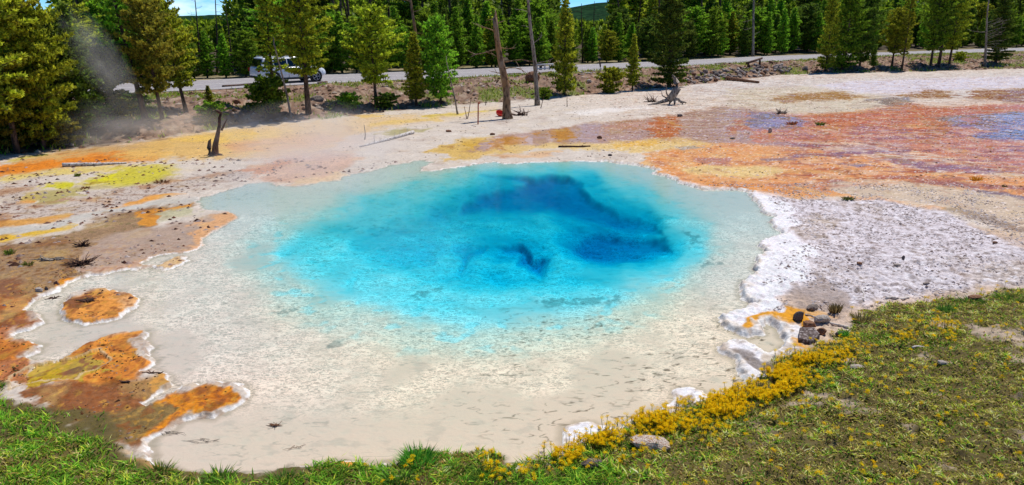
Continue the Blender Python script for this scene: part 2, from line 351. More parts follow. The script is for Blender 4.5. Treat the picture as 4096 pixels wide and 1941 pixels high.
    mix(big * sm(0.0, .5, n1) * .7, (196, 104, 44)); mix(big * sm(.1, .6, n2) * .6, (118, 80, 52))
    zone(B2([(700, 900), (560, 760), (700, 700), (1000, 660), (1220, 620), (1450, 580), (1300, 740), (1000, 880), (850, 930)]), (140, 116, 70), 16, .85, .1, .9, 1)
    zone(B2([(980, 560), (960, 500), (1050, 430), (1150, 420), (1260, 450), (1200, 510), (1100, 560), (1040, 600)]), (232, 144, 40), 8, .95, .3, .4, 1)
    zone(B2([(1180, 620), (1260, 560), (1420, 540), (1540, 490), (1600, 475), (1680, 480), (1740, 500), (1800, 530), (1790, 590), (1680, 650), (1500, 690), (1380, 690), (1300, 760), (1180, 830), (1060, 870), (1000, 880), (1060, 830), (1200, 750), (1280, 690), (1360, 640), (1300, 610)]), (238, 146, 24), 7, 1, .3, .6, 1)
    zone(B2([(1560, 560), (1700, 520), (1780, 550), (1700, 620), (1560, 650)]), (190, 98, 14), 10, .7, None, .9, 1.4)
    # yellow inlet bed
    zone(INLETS[0], (206, 164, 24), 3, 1, .95, .1); mix(sm(0, .1, sin_) * sm(.1, .45, n3) * .8, (140, 92, 14))
    zone(B2([(120, 1100), (1220, 1000), (1340, 970), (1380, 1060), (1620, 1050), (1640, 1120), (1300, 1160)]), (196, 140, 60), 10, .8)
    zone(S(1024, 1280, 1.848, [(520, 1080), (560, 1010), (700, 980), (780, 965), (900, 1000), (930, 1050), (800, 1100)]), (236, 156, 40), 10, .9)
    # ---- centre, between pool and bank
    zone(C2([(0, 960), (750, 880), (1000, 900), (1500, 860), (1880, 790), (1880, 860), (1500, 920), (900, 980), (0, 1050)]), (230, 200, 170), 14, .6)
    zone(C2([(760, 880), (860, 870), (1000, 880), (860, 900), (770, 900)]), (240, 190, 90), 5, .9)
    zone(C2([(1280, 885), (1400, 870), (1540, 865), (1780, 840), (1840, 838), (1560, 880), (1300, 905)]), (236, 200, 90), 4, .9)
    zone(C2([(850, 935), (1300, 900), (1500, 890), (1300, 930), (900, 960)]), (238, 196, 120), 5, .8)
    zone(C2([(950, 1020), (1060, 985), (1200, 975), (1300, 990), (1150, 1030), (1000, 1040)]), (176, 160, 96), 7, .8, None, .8, 1)
    zone(C2([(0, 1060), (400, 1020), (700, 1010), (900, 1040), (700, 1160), (0, 1220)]), (222, 190, 170), 20, .5)
    zone(C2([(1320, 1160), (1430, 1100), (1560, 1060), (1700, 1045), (2000, 1035), (2100, 1080), (2000, 1160), (1700, 1200), (1500, 1230)]), (232, 184, 96), 10, .9, .4, .2, 1)
    zone(C2([(1560, 1160), (1600, 1090), (1800, 1060), (1960, 1040), (2000, 1090), (1800, 1140)]), (226, 172, 50), 8, .8, .4, .2, 1)
    # ---- right-hand flats
    zone(R3([(-150, 360), (0, 300), (400, 255), (650, 215), (1000, 185), (1550, 125), (1700, 85), (2000, 45), (2250, 80), (2800, 160), (2800, 560), (1600, 360), (800, 380), (0, 430), (-300, 440)]), (196, 152, 132), 8, .95, .62, .25, 1)
    zone(R3([(850, 230), (1000, 200), (1250, 170), (1300, 240), (1000, 270)]), (214, 156, 120), 8, .8, .6, .3, 1)
    for q in ([(460, 270), (620, 232), (612, 300), (600, 350), (490, 380)], [(290, 280), (350, 270), (345, 310), (300, 310)], [(-60, 340), (200, 305), (190, 400), (-60, 430)]):  # first patch: a tree reflection painted as orange
        zone(R3(q), (206, 136, 16), 6, .9, .45, .3, 1)
    zone(R3([(1230, 200), (1380, 150), (1500, 130), (1560, 220), (1560, 300), (1450, 340), (1300, 330), (1290, 260)]), (200, 112, 10), 8, 1, .42, .3, 1)  # reflection of dark trees, painted in as an orange patch
    zone(R3([(1980, 170), (2090, 160), (2095, 240), (2080, 300), (1990, 295)]), (196, 112, 36), 7, .85, .45, .3, 1)  # another tree reflection put into the mat colour
    zone(R3([(0, 400), (300, 380), (800, 370), (1250, 340), (1600, 330), (1900, 390), (1700, 430), (1200, 450), (700, 420), (300, 420), (0, 440)]), (240, 200, 130), 8, .8, .3, .3, 1)
    zone(R3([(950, 390), (1250, 350), (1400, 340), (1350, 390), (1000, 410)]), (244, 190, 90), 6, .8, None, None, 1)
    zone(R3([(-50, 480), (200, 460), (500, 440), (500, 480), (100, 500)]), (238, 176, 120), 6, .6)
    zone(R3([(600, 110), (900, 70), (1300, 50), (1330, 80), (1000, 100), (700, 130)]), (238, 232, 228), 8, .7)
    # white pan at the far right
    zone(R2([(-600, 0), (600, -40), (2800, -120), (2800, 120), (1400, 140), (500, 110), (-600, 120)]), (206, 198, 194), 12, .8)
    zone(R2([(650, 30), (900, -10), (1500, -30), (2700, -60), (2700, 50), (1900, 70), (1500, 110), (1100, 100), (900, 70)]), (208, 202, 212), 6, .9, .1, .3, .8)
    zone(R2([(-200, 60), (560, 40), (1000, 110), (1400, 160), (1300, 230), (1100, 280), (600, 310), (0, 240), (-200, 240)]), (206, 192, 172), 8, .8, .2, .3, 1)
    zone(R2([(230, 130), (600, 90), (800, 78), (1080, 130), (900, 165), (560, 170), (380, 195), (240, 190)]), (182, 128, 40), 5, 1, .5, .1, .8)
    zone(R2([(1380, 120), (1600, 85), (1750, 65), (1900, 90), (1880, 150), (1550, 150)]), (164, 104, 22), 5, 1, .5, .1, .8)
    zone(R2([(2060, 80), (2250, 70), (2440, 60), (2800, 60), (2800, 190), (2450, 190), (2060, 150)]), (160, 96, 20), 5, 1, .5, .1, .8)
    zone(R2([(1130, 150), (1400, 130), (1560, 170), (1450, 240), (1200, 210)]), (130, 108, 104), 5, .8, .7, .4, 1)
    zone(R2([(1400, 190), (2200, 160), (2400, 170), (2300, 210), (1550, 220)]), (222, 196, 182), 4, .7, None, .8, 1)
    zone(R2([(-50, 280), (450, 300), (900, 285), (1300, 230), (1450, 185), (1700, 235), (2450, 205), (2900, 200), (2900, 900), (1900, 720), (1150, 560), (0, 560)]), (228, 142, 84), 8, .95, .60, .4, 1)
    zone(R2([(0, 285), (150, 285), (450, 330), (500, 400), (430, 440), (0, 440)]), (160, 140, 158), 8, .85, .9, .15, 1)  # lavender of the mirrored sky painted into the colour, under the wet film
    zone(R2([(450, 330), (900, 285), (1100, 300), (1500, 240), (1800, 240), (2450, 215), (2560, 230), (2400, 290), (1900, 320), (1500, 380), (1000, 400), (700, 400)]), (212, 110, 50), 7, .85, .4, .7, 1.3)
    zone(R2([(1540, 225), (1900, 240), (2440, 205), (2700, 215), (2380, 285), (1800, 330), (1600, 300)]), (206, 116, 84), 6, .7, None, .5, 1)
    zone(R2([(1700, 330), (2000, 310), (2800, 260), (2800, 420), (2200, 450), (1900, 400)]), (170, 150, 158), 8, .8, .95, .1, 1)
    zone(R2([(2080, 500), (2400, 440), (2800, 410), (2800, 520), (2400, 545), (2200, 540)]), (110, 110, 140), 6, .9, .95, .1, .8)
    zone(R2([(1500, 420), (1600, 370), (1680, 380), (1640, 470), (1520, 460)]), (216, 112, 44), 6, .9, .3, .6, 1)
    zone(R2([(1980, 340), (2150, 320), (2150, 370), (2000, 400)]), (214, 122, 74), 6, .8, .6, .4, 1)
    ora = zone(R1([(-60, 100), (150, 60), (600, 20), (1100, 60), (1500, 110), (1700, 180), (2100, 230), (2700, 280), (2700, 420), (2300, 350), (1900, 320), (1500, 270), (1250, 300), (1300, 360), (1600, 400), (1900, 450), (2050, 480), (1900, 470), (1280, 400), (900, 395), (700, 375), (560, 350), (400, 360), (300, 350), (180, 320), (40, 240), (-60, 180)]), (240, 176, 122), 10, 1, .35, .4, .8)
    mix(ora * sm(.0, .5, n6) * .75, (236, 148, 66)); mix(ora * sm(.1, .6, n1) * .7, (214, 142, 110)); mix(ora * sm(.15, .7, n2) * .6, (248, 214, 164))
    zone(R1([(180, 200), (400, 180), (900, 180), (950, 240), (600, 265), (300, 230)]), (248, 218, 160), 8, .8, None, .6, 1)
    zone(R1([(300, 140), (380, 118), (550, 115), (560, 160), (480, 178), (360, 160)]), (204, 136, 104), 5, .9, .6, .1, .6)
    zone(R1([(220, 275), (380, 300), (700, 300), (1000, 350), (1000, 380), (700, 350), (400, 350), (300, 330)]), (240, 158, 72), 6, .8, None, None, 1)
    zone(R1([(150, 40), (320, 35), (340, 60), (250, 75), (170, 65)]), (170, 160, 150), 4, .8)
    zone(R1([(900, 115), (1150, 92), (1500, 75), (1800, 60), (1800, 90), (1400, 112), (1000, 122)]), (146, 106, 122), 5, .9, .6, .3, 1)
    zone(R1([(1150, 80), (1200, 50), (1600, 20), (1800, 40), (1500, 90)]), (176, 136, 146), 8, .6, .6, .4, 1)
    zone(R1([(1550, 130), (1800, 130), (2100, 165), (2400, 205), (2700, 240), (2300, 228), (1900, 205), (1700, 175)]), (150, 100, 118), 7, .9, .6, .4, 1)
    zone(R1([(780, 130), (960, 125), (1000, 140), (850, 150)]), (140, 122, 126), 4, .8, .6)
    zone(R1([(1340, 158), (1480, 160), (1560, 175), (1400, 185)]), (142, 126, 138), 4, .9, .7)
    zone(R1([(1250, 290), (1450, 285), (1500, 300), (1400, 315), (1280, 308)]), (132, 104, 106), 4, .9, .4)
    zone(R1([(1600, 252), (1850, 262), (2200, 300), (2700, 330), (2700, 355), (2200, 325), (1800, 285)]), (160, 96, 92), 4, .9, .4, None, .8)
    gr_ = zone(R1([(1250, 300), (1500, 262), (1750, 280), (2200, 335), (2700, 430), (2700, 700), (2350, 540), (2050, 470), (1750, 410), (1400, 380)]), (208, 186, 168), 10, .95, .2, .2, .6)
    zone(R1([(2230, 338), (2400, 350), (2576, 395), (2700, 420), (2576, 425), (2400, 385)]), (120, 96, 106), 5, .9, .5)
    zone(R1([(2030, 480), (2150, 475), (2400, 540), (2700, 620), (2700, 650), (2300, 560), (2080, 500)]), (140, 116, 104), 5, .7, None, .8, 1)
    # streaked mats on the pink flats
    pk = sm(3020, 3250, gx) * sm(455, 500, gy) * sm(780, 720, gy + 0.05 * (gx - 3300)) * sm(0.0, -0.1, t)
    st1 = fbm(x * .45, y * 1.5, 154, 5); st2 = fbm(x * .8 + 7, y * 2.2, 155, 5); st3 = fbm(x * 1.6, y * 1.3, 156, 4)
    mix(pk * sm(.05, .4, st1) * .75, (150, 98, 112)); mix(pk * sm(.1, .45, st2) * .75, (186, 92, 40)); mix(pk * sm(.15, .5, -st1) * .6, (236, 180, 146)); mix(pk * sm(.1, .45, -st2) * .6, (222, 128, 62))
    mix(pk * sm(.25, .5, st3) * .45, (134, 74, 54)); mix(pk * sm(.22, .4, -st3) * .5, (244, 206, 180))
    fa = sm(2350, 2700, gx) * sm(600, 470, gy) * sm(0.0, -0.1, t) * (1 - pk)
    mix(fa * sm(.12, .45, st1) * .5, (176, 150, 138)); mix(fa * sm(.15, .5, st2) * .45, (150, 122, 110)); mix(fa * sm(.15, .5, -st2) * .4, (232, 220, 214))
    # tiny terrace lips: thin pale lines on the mats
    lips = np.abs(fbm(x * 1.6, y * 2.6, 151, 4))
    ln = sm(0.045, 0.0, lips) * sm(13, 16, y) * sm(2, 4, x)
    mix(ln * .8, (248, 232, 224))
    fl2 = sm(.38, .6, fbm(x * 5.5, y * 4.0, 152, 3)) * sm(15, 20, y) * sm(5, 8, x) * sm(0.1, -0.2, t)
    mix(fl2 * .4, (246, 216, 196)); mix(sm(.42, .6, fbm(x * 3.2, y * 2.2, 153, 3)) * sm(15, 19, y) * sm(3, 6, x) * .5 * sm(0.05, -0.05, t), (176, 110, 84))
    # ---- white crust on the right shore
    cr = zone(C7([(-300, 200), (-60, 262), (150, 290), (500, 300), (850, 300), (1100, 340), (1300, 385), (1500, 480), (1700, 560), (2200, 660), (2200, 1120), (1560, 1060), (1250, 1120), (900, 1150), (650, 1260), (500, 1300), (200, 1150), (-50, 1060), (-300, 1000)]), (222, 212, 216), 10, 1, .05, 1, .8)
    mix(cr * sm(.05, .6, n4 + .3 * n3) * .6, (206, 184, 168)); mix(cr * sm(.16, .5, n5) * .7, (140, 122, 116)); mix(cr * sm(.1, .6, -n5 - .2 * n1) * .8, (246, 240, 244))
    mix(cr * sm(.3, .55, n3) * .5, (120, 100, 92))
    zone(C7([(-100, 1030), (150, 1000), (600, 1110), (1000, 1050), (1500, 990), (2200, 900), (2200, 1120), (1560, 1060), (1250, 1120), (900, 1150), (650, 1260), (550, 1400), (200, 1400), (-100, 1200)]), (224, 194, 174), 18, .85, .05, .6, 1)
    crev = sm(.07, .0, np.abs(fbm(x * 1.8, y * 3.4, 159, 4))) * sm(-.1, .3, fbm(x * 1.1 + 3, y * 1.1, 160, 3)); mix(cr * crev * .75, (96, 78, 70))
    dk = zone(C7([(220, 880), (330, 870), (460, 930), (560, 1010), (560, 1130), (330, 1140), (180, 1080)]), (176, 156, 148), 12, .8, None, 1, 1)
    zone(C7([(1500, 480), (1700, 520), (2100, 600), (2100, 700), (1700, 600)]), (214, 178, 150), 12, .6)
    # white lips and ledges of the right shore
    wz = Q([(1660, 437), (1710, 452), (1780, 474), (1830, 472), (1900, 480), (1990, 500), (2000, 540), (1985, 580), (2050, 620), (2030, 680), (1990, 740), (1950, 765), (1940, 790), (1900, 800), (1885, 850), (1800, 850), (1790, 700), (1850, 480), (1700, 480), (1640, 450)])
    zone(wz, (248, 240, 244), 14, 1, .05, .8, .8)
    zone(Z7([(-620, 650), (-400, 560), (-250, 420), (-100, 330), (60, 240), (200, 190), (640, 260), (1000, 330), (1200, 400), (900, 420), (660, 430), (700, 560), (720, 680), (500, 800), (540, 930), (860, 1010), (600, 1020), (280, 950), (180, 900), (380, 780), (450, 650), (420, 560), (150, 470), (0, 500), (-180, 560), (-380, 780)]), (248, 170, 28), 5, 1, .35, .3, .5)
    zone(Z7([(650, 250), (1300, 350), (1500, 430), (1400, 470), (1000, 400), (700, 420)]), (240, 186, 130), 8, .8, .3)
    zone(Z7([(-100, 500), (150, 540), (340, 560), (440, 700), (380, 780), (220, 900), (250, 1000), (240, 1150), (0, 1250), (-100, 1250), (30, 900), (100, 700), (-150, 620)]), (246, 240, 240), 5, .9, .05, .8, .6)
    zone(Z7([(-50, 640), (180, 660), (220, 720), (120, 800), (-20, 830), (-80, 720)]), (176, 146, 114), 5, .8, None, .8, .8)
    zone(B6([(1610, 270), (1500, 200), (1560, 160), (1700, 150), (1800, 180), (1900, 260), (1830, 400), (1850, 500), (1720, 520), (1620, 400)]), (244, 238, 240), 8, 1, .05, .8)
    zone(B6([(1640, 210), (1700, 200), (1790, 240), (1900, 330), (2000, 360), (2050, 400), (1900, 480), (1800, 430), (1740, 330), (1680, 270)]), (120, 104, 96), 8, .8, .05, 1, 1.2)
    zone(B6([(1160, 540), (1260, 490), (1400, 500), (1500, 590), (1450, 640), (1200, 620)]), (244, 238, 240), 8, 1, .05, .8)
    zone(B6([(1260, 560), (1340, 545), (1400, 580), (1340, 610), (1270, 600)]), (150, 126, 110), 7, .8)
    zone(B6([(360, 880), (400, 780), (520, 730), (650, 740), (740, 790), (700, 960), (500, 980)]), (244, 238, 240), 8, 1, .05, .8)
    zone(B6([(470, 890), (520, 840), (620, 815), (680, 850), (660, 950), (520, 960)]), (176, 130, 56), 7, 1, .2, .7)
    # rim along every shore
    land = np.maximum(-s, 0)
    wid = 0.036 + 0.11 * sm(1.5, 4, x) * sm(14, 12, y) + 0.05 * sm(2, 3.5, x) * sm(12, 14, y)
    wid = wid * (1.0 + .9 * n3)
    soft = np.clip(sm(-1.2, -3.2, x) * sm(13.2, 16, y), 0, 1)
    mix(sm(wid * 1.25, wid * .6, land) * (s <= 0) * (1 - .75 * soft) * (g < 0.3), (246, 238, 234), .05, .6)
    mix(sm(wid * 1.25, wid * .6, land) * (s <= 0) * (1 - .75 * soft) * (g < 0.3) * sm(.0, .5, n3 + .5 * n5) * (.5 - .25 * sm(1.5, 4, x)), (206, 176, 148))
    mix(sm(.15, .45, n5) * sm(.4, .0, land) * .35 * (s <= 0) * (g < .3), (176, 146, 122))
    mix(sm(.05, .03, -sin_) * (sin_ <= 0) * .75, (226, 196, 160), .1, .8)
    # fine veins and crumbs everywhere on dry land
    vein = np.abs(fbm(x * 5.2 + .5 * n1, y * 4.6, 157, 4)); crumb = fbm(x * 11, y * 9, 158, 3)
    chroma = 1 - col.min(-1) / (col.max(-1) + 1e-6)
    col[:] = col * (1 - (.26 * sm(.08, .0, vein) + .22 * sm(.15, .5, crumb))[..., None] * (.35 + .65 * chroma[..., None]))
    hot = chroma * sm(16, 13, y) * sm(0, -1, x)
    mix(hot * sm(.15, .45, n5 + .3 * n3) * .75, (150, 78, 22)); mix(hot * sm(.2, .5, -n5 + .3 * n1) * .55, (246, 178, 70)); mix(hot * sm(.25, .5, n3 - n5 * .4) * .45, (120, 84, 34))
    mix(sm(.30, .55, n1) * chroma * .5 * sm(.3, .8, n3 + .7), (150, 84, 40)); mix(sm(.2, .5, -n2) * chroma * .35, (232, 196, 130))
    # ---- under water: pale sediment
    ub = s > 0
    bedc = np.empty(n + (3,)); bedc[:] = lin((250, 213, 188))
    mb = lambda m, c: bedc.__setitem__(slice(None), bedc * (1 - np.clip(m, 0, 1)[..., None]) + lin(c) * np.clip(m, 0, 1)[..., None])
    mb(sm(-1.0, -4.5, x + 1.5 * n4) * .75, (240, 204, 192)); mb(sm(9.5, 12.5, y) * sm(2, 3.5, x) * .7, (220, 202, 194)); mb(sm(.012, .05, -z), (226, 232, 232))
    mb(sm(13.5, 16.5, y) * .6, (222, 210, 202))
    mb(sm(.25, .6, fbm(x * 3.0, y * 4.5, 161, 4)) * .25, (176, 164, 150))
    crk = sm(.10, .02, np.abs(fbm(x * 2.6 + .4 * n1, y * 6.5, 162, 3))) * sm(-.1, .2, fbm(x * 4.5, y * 5.5, 163, 2)) * sm(-.6, .0, fbm(x * .7, y * .9, 164, 2))
    mb(crk * .85 * sm(-1.5, .8, x) * sm(12, 10, y), (104, 84, 60)); mb(crk * .4 * sm(.5, -1.5, x), (150, 140, 128))
    mb(sm(.12, .02, s) * .4, (150, 130, 104))
    # dark ledges under the turquoise water
    pxx, pyy = proj(x, y, z)
    for q in (W1([(770, 990), (860, 960), (960, 985), (1080, 975), (1290, 965), (1210, 1010), (1100, 1005), (930, 1020), (860, 1010)]),
              W1([(1680, 570), (1760, 590), (1800, 650), (1760, 640)]), W1([(1780, 750), (1920, 735), (1900, 755), (1790, 765)]),
              Q([(1035, 745), (1100, 722), (1110, 728), (1050, 750)]), Q([(825, 862), (860, 858), (865, 872), (830, 874)]), Q([(690, 785), (730, 780), (745, 787), (700, 792)])):
        d = sdf_poly(pxx + 18 * n3, pyy + 7 * n5, q, 40)
        mb(sm(-8, 8, d + 22 * n5 + 14 * n3) * .5, (74, 112, 108))
    col[:] = np.where(ub[..., None], bedc, col)
    wet = np.where(ub, .1, wet); rough = np.where(ub, .5, rough)
    # ---- bank, road verge, forest floor
    yn = np.interp(x, _rn[:, 0], _rn[:, 1]); yf = np.interp(x, _rf[:, 0], _rf[:, 1])
    bank = sm(-0.02, 0.05, t + .04 * n1)
    bc = np.empty(n + (3,)); bc[:] = lin((146, 112, 94))
    def mk(m, c):
        m = np.clip(m, 0, 1)[..., None]; bc[:] = bc * (1 - m) + lin(c) * m
    m1 = fbm(x * .5, y * .35, 171, 4); m2 = fbm(x * 1.6, y * 1.0, 172, 4); m3 = fbm(x * 4, y * 2.5, 173, 3)
    mk(sm(-.1, .5, m1) * .7, (176, 134, 112)); mk(sm(.1, .5, m2) * .7, (124, 98, 84)); mk(sm(.15, .5, -m2) * .6, (198, 176, 158)); mk(sm(.1, .35, m3) * .6, (84, 62, 50)); mk(sm(.15, .4, -m3) * .5, (190, 164, 146))
    gp = sm(.12, .4, fbm(x * .4 + 3, y * .3, 174, 4) + .25 * m2) + sm(3.2, .8, yn - y + 1.2 * m2) * sm(-6, -2, x) * .9
    mk(gp * .75, (112, 124, 48)); mk(gp * sm(.1, .5, m3) * .6, (150, 160, 60))
    mk(sm(.9, .15, yn - y) * .9, (160, 146, 120))
    mk(sm(560, 380, gx) * sm(.6, .3, t) * .8, (74, 58, 46)); mk(sm(.0, .7, y - yf) * .9, (120, 104, 66)); mk(sm(1.5, 4, y - yf) * .95, (74, 60, 42))  # first mix: shade under the left pines, painted into the bank colour
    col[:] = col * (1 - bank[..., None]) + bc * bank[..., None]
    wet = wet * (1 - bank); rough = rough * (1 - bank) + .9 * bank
    # ---- soil under the foreground grass
    gm = sm(-0.12, 0.1, g + .1 * n3)
    gc = np.empty(n + (3,)); gc[:] = lin((108, 92, 50))
    sc_ = sm(.2, .5, fbm(x * 1.0, y * 1.3, 181, 4)) * sm(2.2, 3.2, x)
    gc = gc * (1 - sc_[..., None]) + lin((196, 174, 156)) * sc_[..., None]
    col[:] = col * (1 - gm[..., None]) + gc * gm[..., None]
    wet = wet * (1 - gm); rough = rough * (1 - gm) + .9 * gm
    # far plain fades to the dark green of the woods
    fm = sm(130, 220, y)
    col[:] = col * (1 - fm[..., None]) + lin((52, 74, 42)) * fm[..., None]
    return col, wet, rough

# ---------------------------------------------------------------- materials
def nodes_of(m):
    m.use_nodes = True
    nt = m.node_tree
    for n in list(nt.nodes): nt.nodes.remove(n)
    out = nt.nodes.new('ShaderNodeOutputMaterial')
    return nt, out

def N(nt, kind, **kw):
    n = nt.nodes.new(kind)
    for k, v in kw.items(): setattr(n, k, v)
    return n

def noise_mat(name, c1, c2, scale=6.0, rough=0.8, bump=0.3, detail=6, c3=None, s3=25.0, spec=0.3, obj_var=0.0, stretch=None, metal=0.0, dist=0.02):
    """two or three colours mixed by noise, fine relief from the same noise"""
    m = bpy.data.materials.new(name)
    nt, out = nodes_of(m)
    b = N(nt, 'ShaderNodeBsdfPrincipled')
    b.inputs['Roughness'].default_value = rough
    b.inputs['Specular IOR Level'].default_value = spec
    b.inputs['Metallic'].default_value = metal
    t = N(nt, 'ShaderNodeTexCoord'); mp = N(nt, 'ShaderNodeMapping')
    if stretch: mp.inputs['Scale'].default_value = stretch
    nt.links.new(t.outputs['Object'], mp.inputs['Vector'])
    n1 = N(nt, 'ShaderNodeTexNoise'); n1.inputs['Scale'].default_value = scale; n1.inputs['Detail'].default_value = detail
    nt.links.new(mp.outputs['Vector'], n1.inputs['Vector'])
    r = N(nt, 'ShaderNodeValToRGB')
    r.color_ramp.elements[0].position = 0.35; r.color_ramp.elements[1].position = 0.65
    r.color_ramp.elements[0].color = (*lin(c1), 1); r.color_ramp.elements[1].color = (*lin(c2), 1)
    nt.links.new(n1.outputs['Fac'], r.inputs['Fac'])
    last = r.outputs['Color']
    if c3 is not None:
        n2 = N(nt, 'ShaderNodeTexNoise'); n2.inputs['Scale'].default_value = s3; n2.inputs['Detail'].default_value = 4
        nt.links.new(mp.outputs['Vector'], n2.inputs['Vector'])
        r2 = N(nt, 'ShaderNodeValToRGB'); r2.color_ramp.elements[0].position = 0.5; r2.color_ramp.elements[1].position = 0.62
        nt.links.new(n2.outputs['Fac'], r2.inputs['Fac'])
        mx = N(nt, 'ShaderNodeMix', data_type='RGBA')
        nt.links.new(r2.outputs['Color'], mx.inputs[0]); nt.links.new(last, mx.inputs[6]); mx.inputs[7].default_value = (*lin(c3), 1)
        last = mx.outputs[2]
    if obj_var:
        oi = N(nt, 'ShaderNodeObjectInfo'); hs = N(nt, 'ShaderNodeHueSaturation')
        mr = N(nt, 'ShaderNodeMapRange'); mr.inputs['To Min'].default_value = 1 - obj_var; mr.inputs['To Max'].default_value = 1 + obj_var
        nt.links.new(oi.outputs['Random'], mr.inputs['Value']); nt.links.new(mr.outputs['Result'], hs.inputs['Value'])
        nt.links.new(last, hs.inputs['Color']); last = hs.outputs['Color']
    nt.links.new(last, b.inputs['Base Color'])
    if bump:
        bp = N(nt, 'ShaderNodeBump'); bp.inputs['Strength'].default_value = bump; bp.inputs['Distance'].default_value = dist
        nt.links.new(n1.outputs['Fac'], bp.inputs['Height']); nt.links.new(bp.outputs['Normal'], b.inputs['Normal'])
    nt.links.new(b.outputs['BSDF'], out.inputs['Surface'])
    return m

def plain_mat(name, c, rough=0.5, metal=0.0, spec=0.5, coat=0.0):
    m = bpy.data.materials.new(name)
    nt, out = nodes_of(m)
    b = N(nt, 'ShaderNodeBsdfPrincipled')
    n1 = N(nt, 'ShaderNodeTexNoise'); n1.inputs['Scale'].default_value = 9.0; n1.inputs['Detail'].default_value = 5
    t = N(nt, 'ShaderNodeTexCoord'); nt.links.new(t.outputs['Object'], n1.inputs['Vector'])
    mx = N(nt, 'ShaderNodeMix', data_type='RGBA')
    mx.inputs[6].default_value = (*(lin(c) * 0.9), 1); mx.inputs[7].default_value = (*np.minimum(lin(c) * 1.08, 0.9), 1)
    nt.links.new(n1.outputs['Fac'], mx.inputs[0]); nt.links.new(mx.outputs[2], b.inputs['Base Color'])
    b.inputs['Roughness'].default_value = rough; b.inputs['Metallic'].default_value = metal
    b.inputs['Specular IOR Level'].default_value = spec; b.inputs['Coat Weight'].default_value = coat
    nt.links.new(b.outputs['BSDF'], out.inputs['Surface'])
    return m

